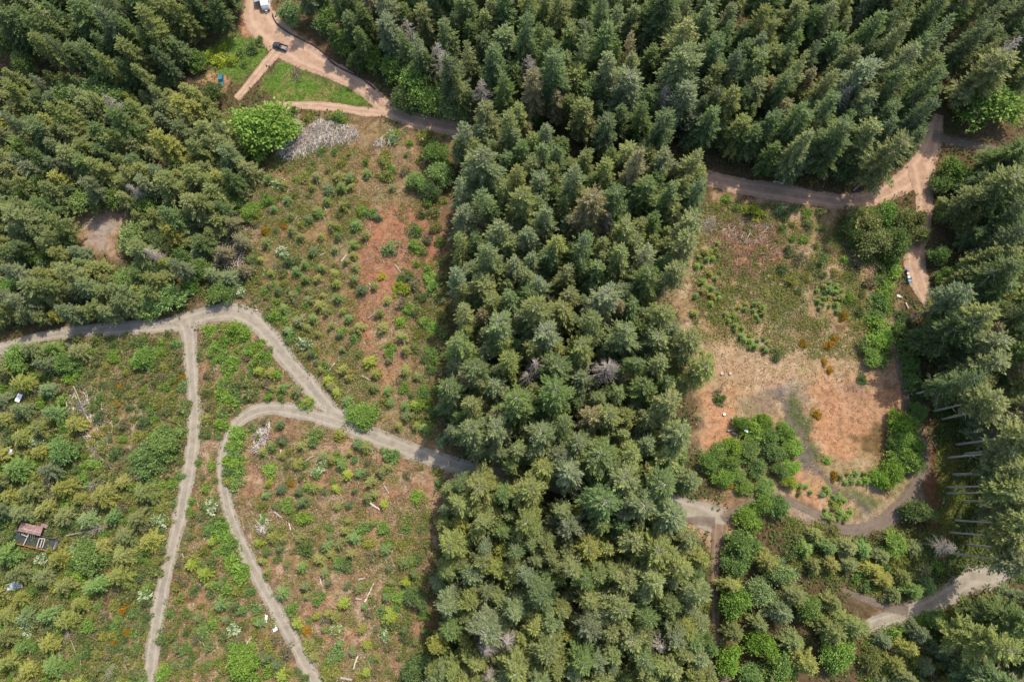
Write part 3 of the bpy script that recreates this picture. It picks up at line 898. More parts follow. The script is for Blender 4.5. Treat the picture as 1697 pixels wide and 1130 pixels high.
SNAGS = [(1005, 365, 26, "pinkish grey"), (1005, 611, 30, "large pale grey"), (887, 606, 26, "thin grey"), (874, 626, 22, "small grey"), (807, 1072, 26, "broad pale grey"), (842, 1060, 26, "pale grey"), (812, 1118, 20, "low grey"), (1092, 1066, 24, "brownish grey"), (877, 112, 26, "tall hanging grey"), (677, 50, 22, "slender grey"), (1100, 160, 24, "brownish grey"), (727, 92, 26, "shaggy grey"), (182, 168, 18, "silvery grey"), (220, 315, 16, "pinkish grey"), (800, 150, 24, "thin grey"), (1570, 905, 18, "pale slender"), (1395, 160, 24, "dark bare"), (1665, 85, 30, "wide bare"), (250, 420, 18, "bleached grey")]
for (u, v, h, lk) in SNAGS:
    TREES.append((u, v, 30))

FORESTS = [  # polygon, spacing px, height range, colours
    ([(752, 225), (800, 190), (850, 180), (885, 195), (925, 225), (940, 270), (1000, 262), (1080, 250), (1130, 248), (1155, 275), (1160, 300), (1150, 350), (1120, 380), (1105, 440), (1090, 520), (1120, 560), (1130, 640), (1100, 690), (1120, 740), (1150, 790), (1150, 815), (1100, 800), (1050, 782), (1000, 785), (930, 792), (880, 800), (835, 770), (790, 740), (752, 720), (738, 690), (742, 650), (755, 600), (757, 560), (760, 500), (755, 440), (760, 400), (765, 340), (762, 280)], 44, (27, 36), ["olive green"] * 5 + ["grey-green"] * 5 + ["deep green"] * 4 + ["brownish green"]),
    ([(745, 800), (800, 792), (850, 815), (900, 845), (960, 838), (1030, 838), (1080, 830), (1110, 850), (1105, 880), (1150, 892), (1165, 930), (1160, 990), (1155, 1020), (1175, 1060), (1182, 1160), (705, 1160), (715, 1070), (735, 1010), (725, 960), (738, 900), (735, 850)], 44, (24, 34), ["olive green"] * 7 + ["grey-green"] * 5 + ["yellowish green"] * 1 + ["deep green"] * 2),
    ([(500, 0), (490, -30), (1560, -30), (1560, 60), (1555, 150), (1530, 200), (1515, 240), (1480, 265), (1440, 278), (1380, 282), (1300, 275), (1230, 270), (1180, 255), (1120, 218), (1050, 215), (990, 222), (940, 185), (890, 160), (850, 140), (800, 165), (770, 160), (740, 140), (690, 90), (640, 80), (600, 70), (540, 50)], 42, (24, 34), ["deep green"] * 6 + ["olive green"] * 4 + ["grey-green"] * 3 + ["dark green"] * 3 + ["brownish green"]),
    ([(1590, -20), (1720, -20), (1720, 130), (1620, 110), (1600, 60)], 50, (26, 34), ["dark green"] * 4 + ["olive green", "grey-green"]),
    ([(1600, 330), (1640, 270), (1720, 225), (1720, 1160), (1610, 1130), (1630, 1060), (1665, 1000), (1680, 940), (1668, 900), (1665, 800), (1655, 740), (1605, 660), (1560, 560), (1575, 500), (1570, 440), (1580, 380)], 46, (26, 35), ["dark green"] * 4 + ["deep green"] * 5 + ["olive green"] * 5 + ["grey-green"] * 2 + ["brownish green"]),
    ([(-20, -30), (390, -30), (375, 30), (330, 65), (290, 88), (270, 115), (215, 125), (150, 98), (80, 78), (-20, 75)], 42, (25, 34), ["deep green"] * 5 + ["dark green"] * 4 + ["olive green"] * 3),
    ([(-20, 130), (60, 120), (120, 130), (200, 160), (290, 145), (335, 155), (360, 190), (372, 240), (395, 275), (375, 310), (375, 345), (350, 390), (315, 440), (270, 460), (235, 500), (190, 515), (110, 525), (-20, 530)], 38, (13, 24), ["olive green"] * 7 + ["grey-green"] * 4 + ["deep green"] * 2 + ["yellowish green"]),
]
AVOID = [[(780, 758), (870, 778), (960, 790), (1060, 800), (1125, 820), (1125, 852), (1050, 832), (950, 820), (860, 810), (780, 790)], [(98, 345), (150, 325), (220, 330), (232, 380), (225, 455), (180, 455), (130, 420), (100, 400)], [(1580, 918), (1665, 918), (1675, 1000), (1600, 1015), (1560, 990)], [(1495, 385), (1550, 385), (1558, 440), (1572, 515), (1530, 520), (1495, 470)], [(596, 78), (640, 62), (700, 100), (750, 142), (782, 182), (740, 198), (660, 168)]]
for k, u in enumerate([880, 940, 1000, 1030, 1062, 1090]):
    vr = 782 + (u - 806) * .135
    v = vr + (-17 if k % 2 else 19)
    fir_at(u, v, r.uniform(31, 36), "full", ["olive green", "grey-green", "deep green"][k % 3], rs=r.uniform(1.0, 1.15))
    TREES.append((u, v, 34))
for fi, (poly, sp, (h0, h1), cols) in enumerate(FORESTS):
    sp *= .92
    for (u, v) in poisson(poly, sp, 30, r, avoid=AVOID):
        q = r.random()
        ek = .66 if fi in (5, 6) and dist_line(poly, np.array([u]), np.array([v]), True)[0] < 38 else 1.0
        fir_at(u, v, r.uniform(h0 - 3, h1 + 1) * ek, "thin" if q < .12 else "full", cols[r.integers(len(cols))], rs=r.uniform(.8, 1.2))
n_main = len(FIRS)
# shorter firs standing lower between them
for fi, (poly, sp, (h0, h1), cols) in enumerate(FORESTS):
    for (u, v) in poisson(poly, sp * 0.52, 20, r, avoid=AVOID):
        fir_at(u, v, r.uniform(h0 * .5, h1 * .78), "full", cols[r.integers(len(cols))], rs=r.uniform(.72, .95))

bx = np.array([[f[0], f[1]] for f in FIRS])
bu, bv = w2p(bx[:, 0], bx[:, 1])
rg = road_gap(bu, bv)
for i, f in enumerate(FIRS):
    f.append(rg[i])
yard_ = inside([(1500, 395), (1552, 395), (1562, 510), (1520, 515)], bu, bv) | inside(WEEDS, bu, bv) | inside(YARD, bu, bv) | inside(LAWN, bu, bv) | inside([(320, 95), (400, 60), (450, 60), (450, 150), (395, 165), (330, 160)], bu, bv)
keep = [f for f, y_ in zip(FIRS, yard_) if f[6] > 3 and not y_]
top = sorted(range(len(keep)), key=lambda i: -(keep[i][2]))
named = set(top[:300])
print("firs", len(keep), "main", n_main)
rest_V = []; rest_F = []; rest_C = []; nv = 0
for i, (x, y, h, kind, colr, rs, _g) in enumerate(keep):
    protos = {"full": FIR, "bare": BARE, "thin": THIN}[kind]
    proto = protos[r.integers(len(protos))]
    s = h / 34.0
    rr = (0.45 + 0.55 * s) * rs
    u, v = w2p(x, y, h * .72)
    if i in named:
        size = "tall" if h > 29 else ("medium-height" if h > 23 else "low")
        plant("fir_tree", "tree", "firs of the forest stands", "fir", proto, x, y, s, rr, colr, r, float(u), float(v), look=f"{size} {'bare-trunked ' if kind == 'bare' else 'thin-crowned ' if kind == 'thin' else ''}{colr}")
    else:
        me = proto[1]
        V = np.empty(len(me.vertices) * 3, np.float32); me.vertices.foreach_get("co", V); V = V.reshape(-1, 3)
        T = np.empty(len(V), np.float32); me.attributes["tint"].data.foreach_get("value", T)
        a = r.uniform(0, 6.28)
        Q = np.stack([(V[:, 0] * math.cos(a) - V[:, 1] * math.sin(a)) * rr + x, (V[:, 0] * math.sin(a) + V[:, 1] * math.cos(a)) * rr + y, V[:, 2] * s + float(ground_z(x, y))], 1)
        rest_V.append(Q); rest_F.append(np.arange(len(V)).reshape(-1, 4) + nv); nv += len(V)
        rest_C.append(np.array(tint_of(colr, r)[:3])[None, :] * (0.5 + 0.95 * T)[:, None])
if rest_V:
    tag(link("understory_foliage", make_mesh("understory_foliage", np.concatenate(rest_V), np.concatenate(rest_F), COVER, cols=np.concatenate(rest_C))),
        "lower firs filling the dark gaps between the taller trees", "forest", kind="stuff")

for (u, v, rp, h, colr) in BROADS:
    x, y = p2w(u, v, h * .7)
    R_ = rp * math.dist(p2w(u - 1, v, h * .7), p2w(u + 1, v, h * .7)) / 2 * 1.08
    big = "large" if rp > 28 else ("small" if rp < 19 else "middling")
    plant("broadleaf_tree", "tree", "broadleaf trees at the edges", "broadleaf tree", BROAD[r.integers(4)], x, y, h / 13.0, R_ / 6.5, colr, r, u, v, look=f"{big} {colr}")
for (u, v, h, lk) in SNAGS:
    x, y = p2w(u, v, h * .75)
    plant("dead_tree", "dead tree", "standing dead trees", "dead tree", SNAG[r.integers(3)], x, y, h / 22, h / 24, None, r, u, v, look=lk, parts=("trunk", "branches"))

for (u, v, ln, az, lk) in [(134, 582, 13, 2.6, "long bleached"), (158, 878, 14, .2, "broad pale grey"), (140, 672, 12, -1.0, "leaning bare"), (165, 752, 11, 2.4, "grey fuzzy"), (282, 722, 9, .3, "small grey"), (160, 805, 10, .1, "low grey"), (1385, 276, 11, .9, "silvery"), (120, 1050, 9, 2.0, "pale brushy"), (185, 1112, 8, 1.0, "small bleached"), (250, 435, 12, -.7, "bleached"), (1640, 640, 10, .2, "grey")]:
    x, y = p2w(u, v)
    o = plant("fallen_tree", "fallen tree", "fallen dead trees", "fallen dead tree", SNAG[r.integers(3)], x, y, ln / 22, ln / 22, None, r, u, v, look=lk, parts=("trunk", "branches"))
    o.rotation_euler = (math.radians(84), 0, az + math.pi / 2)
    o.location = (x - math.cos(az) * ln * .6, y - math.sin(az) * ln * .6, .9)

for (u, v, h) in [(1405, 1032, 15), (1378, 1045, 14), (1425, 1040, 10)]:
    x, y = p2w(u, v, h * .5)
    TREES.append((u, v, 40))
    plant('young_conifer', 'tree', 'bushy young conifers of the scrub', 'young conifer', MIDC[r.integers(4)], x, y, h / 13, h / 13 * 1.15, 'olive green', r, u, v, look='tall bushy olive green')

# bushy young conifers of the scrub slope and of the lower wood
MID = []
MIDPOLY = [
    ([(0, 640), (60, 630), (110, 660), (130, 710), (110, 800), (220, 790), (250, 800), (240, 850), (250, 900), (210, 960), (140, 1000), (110, 1060), (120, 1150), (-15, 1150), (-15, 930), (20, 850), (-15, 780)], 33, (4.5, 9.5), ["yellowish green"] * 6 + ["olive green"] * 4 + ["fresh green"] * 3 + ["pale green", "grey-green"]),
    ([(-15, 765), (60, 770), (105, 790), (110, 845), (50, 842), (-15, 860)], 32, (11, 16), ["olive green", "grey-green", "olive green"]),
    ([(0, 575), (60, 568), (140, 580), (120, 610), (60, 630), (0, 640)], 30, (7, 11), ["grey-green", "fresh green", "olive green"]),
    ([(1205, 900), (1260, 910), (1290, 960), (1340, 975), (1400, 1010), (1440, 1040), (1400, 1050), (1340, 1075), (1320, 1150), (1210, 1150), (1205, 1000)], 34, (9, 15), ["olive green"] * 4 + ["grey-green"] * 2 + ["yellowish green"] * 2 + ["deep green"]),
    ([(1460, 1060), (1560, 1040), (1620, 1010), (1640, 1060), (1590, 1150), (1440, 1150)], 30, (6, 11), ["olive green", "grey-green", "yellowish green"]),
    ([(1340, 880), (1400, 900), (1520, 900), (1560, 940), (1540, 980), (1480, 985), (1420, 960), (1350, 940), (1310, 900)], 27, (4, 8), ["fresh green", "olive green", "yellowish green"]),
    ([(385, 260), (420, 275), (400, 330), (420, 400), (410, 460), (330, 470), (380, 400)], 26, (6, 12), ["olive green", "grey-green", "brownish green"]),
]
for poly, sp, (h0, h1), cols in MIDPOLY:
    for (u, v) in poisson(poly, sp, 25, r, avoid=[[(8, 862), (50, 845), (118, 872), (122, 915), (60, 935), (8, 915)], [(0, 740), (26, 740), (26, 758), (0, 758)], [(5, 955), (48, 950), (48, 980), (5, 985)]]):
        h = r.uniform(h0, h1)
        x, y = p2w(u, v, h * .5)
        gu, gv = w2p(x, y)
        if road_gap(np.array([gu]), np.array([gv]))[0] < 6: continue
        colr = cols[r.integers(len(cols))]
        plant("young_conifer", "tree", "bushy young conifers of the scrub", "young conifer", MIDC[r.integers(4)], x, y, h / 13, (0.55 + 0.45 * h / 13) * r.uniform(.95, 1.25), colr, r, u, v, look=("taller " if h > 10 else "squat ") + colr)

# planted saplings, surveyed one by one
ZA = [(115, 260), (235, 300), (345, 325), (415, 275), (580, 235), (660, 360), (805, 300), (730, 430), (645, 490), (650, 565), (660, 640), (660, 720), (430, 450), (540, 435), (295, 440), (375, 535), (515, 525), (410, 720), (515, 685), (445, 650), (540, 760), (240, 820), (345, 800), (545, 845), (445, 830), (350, 860), (705, 795), (620, 980), (690, 1040), (845, 1045), (555, 1090), (460, 935), (380, 970), (285, 1000), (180, 920), (575, 925), (810, 940), (970, 1100), (90, 770), (150, 800), (110, 680), (270, 670), (370, 110), (400, 40), (550, 30), (620, 50), (745, 30), (480, 120), (570, 110), (640, 110), (590, 600), (330, 620), (330, 710), (500, 370), (900, 110), (780, 760), (860, 860), (240, 400), (60, 480), (30, 590), (470, 210), (80, 60), (180, 100), (210, 200), (500, 1020), (410, 1080), (350, 1040), (640, 1060), (220, 1060), (430, 890)]
ZB = [(880, 10), (875, 130), (570, 50), (790, 210), (605, 240), (580, 190), (435, 185), (485, 300), (530, 340), (600, 385), (880, 320), (770, 310), (885, 410), (980, 430), (1000, 500), (945, 555), (1135, 490), (1135, 575), (990, 190), (1075, 230), (750, 125), (340, 400), (260, 325), (110, 310), (180, 300), (20, 200), (105, 205), (170, 545), (110, 680), (45, 720), (175, 660), (305, 690), (265, 810), (180, 765), (500, 790), (565, 805), (430, 770), (690, 870), (825, 855), (760, 920), (605, 880), (530, 970), (660, 985), (735, 1035), (800, 1010), (845, 1075), (270, 990), (385, 970), (160, 970), (70, 1015), (310, 1060), (540, 1090), (615, 1080), (890, 830), (680, 680), (360, 90), (480, 250), (650, 620), (720, 700), (610, 740), (1050, 420), (1060, 560), (990, 60), (90, 930)]
ZC = [(95, 105), (495, 160), (605, 65), (590, 125), (775, 65), (650, 170), (850, 240), (295, 170), (185, 180), (110, 180), (150, 250), (470, 225), (505, 285), (430, 320), (570, 210), (635, 280), (460, 395), (300, 370), (195, 345), (75, 400), (50, 320), (20, 210), (60, 265), (485, 480), (600, 495), (895, 455), (990, 465), (1050, 415), (880, 370), (990, 330), (330, 505), (340, 565), (590, 610), (465, 685), (525, 700), (395, 700), (270, 740), (445, 780), (705, 785), (860, 570), (530, 785), (640, 930), (805, 960), (170, 1090), (135, 1010), (60, 970), (20, 740), (1050, 860), (720, 640), (680, 500), (180, 540), (380, 870), (560, 880), (740, 880), (900, 700), (980, 790), (400, 960), (720, 1060)]
ZD = [(1270, 350), (1360, 405), (1395, 195), (1375, 490), (1470, 490), (1465, 620), (1560, 630), (1310, 700), (1490, 720), (1430, 870), (1290, 1000), (1420, 1000), (1660, 620), (1180, 850), (1160, 1060), (1505, 1110), (1160, 760), (1570, 820), (1300, 210), (1370, 310), (1380, 590), (1250, 450), (1600, 720), (1240, 640), (1360, 1080), (1650, 900), (1560, 950)]
ZE = [(225, 760), (790, 840), (970, 850), (680, 930), (600, 960), (670, 1030), (755, 1040), (660, 1095), (990, 1095), (1080, 1070), (450, 1000), (540, 1000), (380, 1050), (310, 1040), (320, 1110), (220, 1100), (640, 800), (870, 830)]
ZF = [(1350, 890), (1420, 880), (1350, 750), (1380, 710), (1360, 600), (1380, 410), (1360, 275), (1330, 330), (1400, 500), (1350, 470), (1590, 240), (1640, 180), (1610, 60), (1400, 250), (1330, 150), (1420, 640), (1560, 700)]
saps = []
for off, lst in (((425, 283), ZA), ((425, 566), ZB), ((425, 847), ZC), ((0, 847), ZD), ((425, 0), ZE), ((0, 566), ZF)):
    saps += [(off[0] + a / 4, off[1] + b / 4, 1) for a, b in lst]
for q in ([(1200, 505), (1225, 495), (1285, 500), (1275, 590), (1240, 575), (1205, 548)], [(1330, 480), (1400, 465), (1390, 515), (1340, 510)], [(1160, 560), (1185, 560), (1180, 600), (1160, 600)], [(1345, 830), (1375, 808), (1400, 830), (1414, 850), (1400, 868), (1366, 860)], [(1383, 772), (1425, 768), (1440, 800), (1400, 806)], [(1320, 800), (1345, 810), (1340, 825), (1318, 818)], [(1155, 425), (1190, 400), (1195, 500), (1150, 520)]):
    for (u, v) in poisson(q, 8.5, 20, r):
        if float(fbm(u / 22, v / 22, 3)) < .46: continue
        saps.insert(0, (u, v, 0))
sv = [s for s in saps if road_gap(np.array([s[0]]), np.array([s[1]]))[0] > (5 if s[2] else -12)][:300]
for (u, v, planted) in sv:
    h = r.uniform(2.6, 4.1) if planted else r.uniform(1.6, 2.8)
    u += r.normal(0, 1.2); v += r.normal(0, 1.2)
    x, y = p2w(u, v, h * .4)
    if planted:
        colr = ["deep green", "olive green", "fresh green", "yellowish green", "yellowish green", "lime green"][r.integers(6)] if v > 560 else ["deep green", "olive green", "yellowish green", "fresh green", "yellowish green"][r.integers(5)]
    else:
        colr = ["bright green", "yellowish green", "fresh green"][r.integers(3)]
    plant("fir_sapling", "sapling", "saplings planted over the clearings", "sapling", SAPL[r.integers(5)], x, y, h / 3.2, (h / 3.2) * r.uniform(1.05, 1.45), colr, r, u, v, look=("big " if h > 3.1 else "small ") + colr, parts=("stem", "crown"))

# shrubs: surveyed ones, then the scrub
SH = []
for off, lst in (((425, 283), [(80, 200), (20, 290), (750, 270), (125, 960), (220, 600), (320, 40), (850, 25), (1030, 90), (1140, 190), (1035, 390), (1060, 490), (1140, 730), (980, 700), (1180, 1030), (1000, 930), (950, 1000)]),
                 ((425, 566), [(985, 300), (380, 640), (100, 850), (200, 1090), (1075, 1040), (880, 740), (560, 610), (330, 410), (20, 60), (80, 130), (1110, 340), (1080, 420), (1160, 60), (880, 60)]),
                 ((425, 847), [(325, 55), (700, 105), (840, 130), (745, 210), (335, 240), (540, 360), (590, 370), (405, 580), (240, 650), (860, 725), (510, 950), (480, 1060), (80, 890), (960, 580), (1000, 340), (350, 890), (1080, 310)]),
                 ((0, 847), [(1400, 110), (1470, 150), (1530, 340), (1590, 400), (1570, 540), (1340, 790), (1230, 930), (1070, 1070), (1650, 230), (1440, 80), (1500, 240), (1090, 840), (1610, 980)]),
                 ((0, 566), [(1480, 100), (1510, 170), (1480, 290), (1540, 360), (1510, 420), (1470, 490), (1460, 540), (1620, 560), (1580, 600), (1560, 660), (1560, 740), (1540, 800), (1530, 860), (1530, 930), (1460, 30), (1540, 110), (1650, 70), (1420, 20)]),
                 ((425, 0), [(555, 775), (850, 1080), (1100, 900), (1160, 960), (1180, 1040), (340, 790), (240, 740)]),
                 ((0, 283), [(1630, 1080), (1480, 1040), (1540, 1060), (1680, 250), (1660, 600)])):
    SH += [(off[0] + a / 4, off[1] + b / 4, r.uniform(2.0, 2.9), ["fresh green", "bright green", "bright green", "yellowish green", "deep green"][r.integers(5)]) for a, b in lst]
SH += [(u, v, rr_, c_) for u, v, rr_, c_ in [(665, 478, 2.9, "lime green"), (392, 385, 2.6, "golden yellow"), (632, 458, 1.5, "golden yellow"), (1250, 350, 3.0, "lime green"), (650, 410, 3.0, "pale green"), (360, 97, 2.8, "lime green"), (385, 100, 2.4, "lime green"), (345, 92, 2.6, "lime green"), (400, 85, 2.2, "fresh green"), (418, 78, 2.4, "deep green"), (370, 80, 2.0, "lime green"), (430, 68, 2.0, "deep green"), (405, 105, 1.6, "fresh green"),
       (562, 193, 2.8, "bright green"), (1385, 838, 1.8, "lime green"), (1370, 760, 1.5, "bright green"), (1285, 588, 2.2, "deep green"), (1430, 627, 1.8, "deep green"), (1195, 662, 1.9, "deep green"), (1192, 650, 1.6, "brownish green")]]
for (u, v, rr_) in [(402, 703, 2.6), (396, 720, 3.0), (392, 738, 3.0), (393, 752, 2.7), (390, 768, 3.0), (387, 784, 3.0), (390, 800, 2.8), (362, 868, 2.6), (368, 886, 2.6), (378, 904, 2.8), (386, 922, 2.8), (394, 938, 2.8), (399, 952, 2.4), (368, 650, 3.2), (380, 662, 3.4), (372, 678, 2.8), (436, 586, 2.8), (428, 575, 2.6), (380, 600, 2.8), (378, 625, 2.6), (345, 545, 2.4), (390, 545, 3.0), (402, 552, 2.6), (375, 560, 2.6)]:
    SH.append((u, v, rr_, ["bright green", "fresh green", "bright green"][r.integers(3)]))
for v in range(452, 606, 12):
    SH.append((1468 - (v - 450) * .1 + r.normal(0, 4), v, r.uniform(2.3, 3.4), ["fresh green", "bright green", "bright green"][r.integers(3)]))
for t in np.linspace(0, 1, 13):
    SH.append((1492 + 30 * t + r.normal(0, 4), 528 + 150 * t, r.uniform(2.3, 3.4), ["deep green", "fresh green"][r.integers(2)]))
for (u, v) in [(197, 641), (287, 632), (262, 672), (302, 731), (301, 625), (211, 618), (295, 964), (204, 1009), (209, 1049), (440, 383), (470, 375), (1366, 601), (1375, 613), (1356, 688), (1377, 571), (1397, 524), (1352, 682), (1183, 792), (1211, 802), (1382, 790), (1332, 570), (505, 1045), (480, 800), (440, 487), (1385, 560), (192, 668), (188, 1066)]:
    SH.append((u, v, r.uniform(1.2, 1.8), "rusty orange"))
for poly, sp in ((C4, 19), ([(330, 560), (430, 560), (470, 620), (420, 655), (370, 690), (340, 720), (335, 640)], 17), ([(340, 880), (400, 960), (470, 1060), (510, 1140), (260, 1140), (290, 980)], 24), ([(1180, 330), (1390, 352), (1410, 400), (1470, 450), (1450, 520), (1300, 480), (1290, 370)], 19), ([(1330, 870), (1560, 900), (1560, 960), (1480, 1000), (1300, 920)], 20), ([(1440, 1050), (1600, 1000), (1640, 1140), (1420, 1140)], 20), ([(690, 340), (735, 330), (735, 740), (680, 700)], 20), ([(660, 900), (715, 860), (715, 1100), (650, 1100)], 24)):
    for (u, v) in poisson(poly, sp, 20, r, avoid=[[(8, 862), (50, 845), (118, 872), (122, 915), (60, 935), (8, 915)], [(0, 740), (26, 740), (26, 758), (0, 758)], [(5, 955), (48, 950), (48, 980), (5, 985)], [(26, 650), (42, 650), (42, 668), (26, 668)]]):
        SH.append((u, v, r.uniform(1.2, 2.6), ["fresh green", "olive green", "yellowish green", "bright green", "olive green", "brownish green", "deep green"][r.integers(7)]))
FL = [(469, 418), (505, 571), (581, 676), (730, 731), (524, 778), (535, 761), (1146, 385), (652, 227), (395, 480), (350, 838), (67, 926), (239, 984), (385, 1044), (1422, 909), (462, 305), (558, 1042), (635, 1053), (128, 905), (1292, 345), (60, 735), (265, 860), (45, 1045)]
gapS = road_gap(np.array([s[0] for s in SH]), np.array([s[1] for s in SH]))
SH = [s for s, g_ in zip(SH, gapS) if g_ > 2]
print("shrubs", len(SH), "saplings", len(sv), "mid", len([1 for p in PLACED if p[2] == 'young conifer']))
EXTRA = SH[300:]
for q_, sp_ in (([(425, 470), (460, 440), (520, 560), (560, 650), (520, 610), (470, 560)], 13), (C2, 20), (C1, 20), (C3, 17), (C4, 15)):
    for (u, v) in poisson(q_, sp_, 14, r):
        if road_gap(np.array([u]), np.array([v]))[0] > 4 and (sp_ < 18 or float(fbm(u / 45 + 4, v / 45 + 8, 3)) > .5) and not inside(BAREC1, np.array([u]), np.array([v]))[0]:
            EXTRA.append((u, v, r.uniform(1.0, 2.0), ["yellowish green", "olive green", "fresh green", "bright green", "brownish green"][r.integers(5)]))
print("extra shrubs", len(EXTRA))
eV = []; eF = []; eC = []; en = 0
for (u, v, rad, colr) in EXTRA:
    me = SHRUB[r.integers(5)][1]
    q = np.empty(len(me.vertices) * 3, np.float32); me.vertices.foreach_get("co", q); q = q.reshape(-1, 3)
    t = np.empty(len(q), np.float32); me.attributes["tint"].data.foreach_get("value", t)
    sel = np.repeat(r.random(len(q) // 4) < .62, 4); q = q[sel]; t = t[sel]
    x, y = p2w(u, v, rad * .4); a = r.uniform(0, 6.28); k = rad / 2.0
    eV.append(np.stack([(q[:, 0] * math.cos(a) - q[:, 1] * math.sin(a)) * k + x, (q[:, 0] * math.sin(a) + q[:, 1] * math.cos(a)) * k + y, q[:, 2] * k + float(ground_z(x, y))], 1))
    eF.append(np.arange(len(q)).reshape(-1, 4) + en); en += len(q)
    eC.append(np.array(tint_of(colr, r)[:3])[None, :] * (0.5 + 0.95 * t)[:, None])
tag(link("shrubbery", make_mesh("shrubbery", np.concatenate(eV), np.concatenate(eF), COVER, cols=np.concatenate(eC))), "small crowded bushes between the larger shrubs", "bushes", kind="stuff")
for (u, v, rad, colr) in SH[:300]:
    hh = rad * r.uniform(0.8, 1.15)
    x, y = p2w(u, v, hh * .5)
    plant("shrub", "shrub", "shrubs of the clearings and road edges", "shrub", SHRUB[r.integers(5)], x, y, hh / 2.4, rad / 2.0, colr, r, u, v, look=("wide " if rad > 2.3 else "low " if rad < 1.7 else "rounded ") + colr, parts=("stems", "foliage"))
for (u, v) in FL:
    rad = r.uniform(1.8, 2.7)
    x, y = p2w(u, v, rad * .5)
    plant("flowering_shrub", "shrub", "shrubs in white blossom", "white-flowering shrub", FLOWR[r.integers(2)], x, y, rad / 2.2, rad / 2.0, "pale green", r, u, v, look="wide" if rad > 2.25 else "small", parts=("stems", "foliage"))

# ---------------------------------------------------------------- ground cover nobody could count
def tufts(name, U, V, size, height, k, palette, r, label, quad=0.4):
    n = len(U)
    pal = np.array([lin(c) for c in palette])
    ci = r.integers(len(pal), size=n)
    XY = np.array([p2w(a, b) for a, b in zip(U, V)])
    S = size * r.uniform(.5, 1.4, n)
    idx = np.repeat(np.arange(n), k)
    m = len(idx)
    a = r.uniform(0, 6.28, m); q = np.sqrt(r.random(m))
    bx_ = XY[idx, 0] + np.cos(a) * q * S[idx]; by_ = XY[idx, 1] + np.sin(a) * q * S[idx]
    hz = height * r.uniform(.1, 1.0, m) * (1.1 - q * .7) * (S[idx] / size)
    B = np.stack([bx_, by_, ground_z(bx_, by_) + hz], 1)
    D = np.stack([np.cos(a) * .8, np.sin(a) * .8, r.normal(0.15, .4, m)], 1) + r.normal(0, .35, (m, 3))
    ln = quad * r.uniform(.6, 1.5, m)
    Vv, Ff = leaf_quads(B, D, ln, ln * r.uniform(.3, .7, m), r.uniform(-1, 1, m))
    C = pal[ci][idx] * r.uniform(.6, 1.25, m)[:, None]
    tag(link(name, make_mesh(name, Vv, Ff, COVER, cols=np.repeat(C, 4, axis=0))), label, "ground cover", kind="stuff")


def scatter(poly, n, r, thr=None, scale=6.0, gap=2.0):
    P = np.array(poly); lo = P.min(0); hi = P.max(0)
    U = r.uniform(lo[0], hi[0], n); V = r.uniform(lo[1], hi[1], n)
    ok = inside(poly, U, V)
    U, V = U[ok], V[ok]
    if thr is not None:
        f = fbm(U / (scale * 5) + 3, V / (scale * 5) + 5, 3)
        ok = f + r.normal(0, .06, len(U)) > thr
        U, V = U[ok], V[ok]
    ok = road_gap(U, V) > gap + r.normal(0, 2.0, len(U))
    return U[ok], V[ok]


def cat(*a):
    return np.concatenate([q[0] for q in a]), np.concatenate([q[1] for q in a])


r2 = np.random.default_rng(303)
U, V = cat(scatter(C1, 9000, r2, .46), scatter(C2, 9000, r2, .46), scatter(C3, 7000, r2, .42), scatter(C4, 9500, r2, .36), scatter([(1150, 330), (1400, 350), (1480, 450), (1490, 600), (1300, 590), (1150, 560)], 9500, r2, .40), scatter([(1300, 860), (1560, 880), (1600, 960), (1480, 1000), (1300, 930)], 3500, r2, .38), scatter([(1430, 1040), (1600, 1000), (1660, 1140), (1420, 1140)], 3000, r2, .38), scatter([(385, 260), (440, 250), (430, 480), (330, 490)], 1500, r2, .4))
A_, B_ = scatter([(445, 250), (590, 235), (610, 340), (590, 470), (600, 600), (640, 700), (560, 680), (500, 612), (440, 540), (418, 470), (412, 400)], 5200, r2, .40)
U = np.concatenate([U, A_]); V = np.concatenate([V, B_])
ok = ~(inside(BAREC1, U, V) & (r2.random(len(U)) < .72)); U, V = U[ok], V[ok]
tufts("undergrowth", U, V, 0.8, 0.5, 9, [(118, 134, 64), (136, 138, 78), (130, 146, 68), (146, 130, 86), (138, 108, 80), (154, 150, 94), (110, 126, 64)], r2, "low mixed weeds, bracken and grass between the saplings", .42)
U, V = cat(scatter(C4, 2600, r2, .40), scatter(C3, 900, r2, .46), scatter([(445, 250), (590, 235), (610, 340), (590, 470), (600, 600), (640, 700), (560, 680), (500, 612), (440, 540), (418, 470), (412, 400)], 1000, r2, .46), scatter(C2, 450, r2, .52), scatter([(1150, 330), (1400, 350), (1480, 450), (1490, 560), (1300, 540), (1150, 540)], 1300, r2, .46), scatter([(1300, 860), (1560, 880), (1600, 960), (1480, 1000), (1300, 930)], 700, r2, .38), scatter([(1430, 1040), (1600, 1000), (1660, 1140), (1420, 1140)], 800, r2, .38), scatter([(385, 260), (440, 250), (430, 480), (330, 490)], 350, r2, .4), scatter([(660, 340), (745, 330), (745, 740), (700, 720)], 500, r2, .4), scatter([(660, 860), (730, 840), (730, 1130), (640, 1130)], 500, r2, .42), scatter([(1550, 640), (1640, 640), (1670, 800), (1670, 930), (1590, 930), (1555, 860)], 1500, r2, .34), scatter([(1100, 820), (1180, 880), (1180, 1130), (1150, 1130)], 300, r2, .45))
tufts("scrub", U, V, 1.25, 1.3, 34, [(126, 140, 62), (112, 130, 58), (136, 140, 76), (118, 122, 66), (140, 128, 70), (104, 124, 62), (150, 150, 80)], r2, "dense low scrub knitting the slope and the clearing edges together", .42)
U, V = cat(scatter(C1, 5200, r2), scatter(C2, 5200, r2), scatter(C3, 3500, r2), scatter(C4, 4200, r2), scatter(C5, 5500, r2))
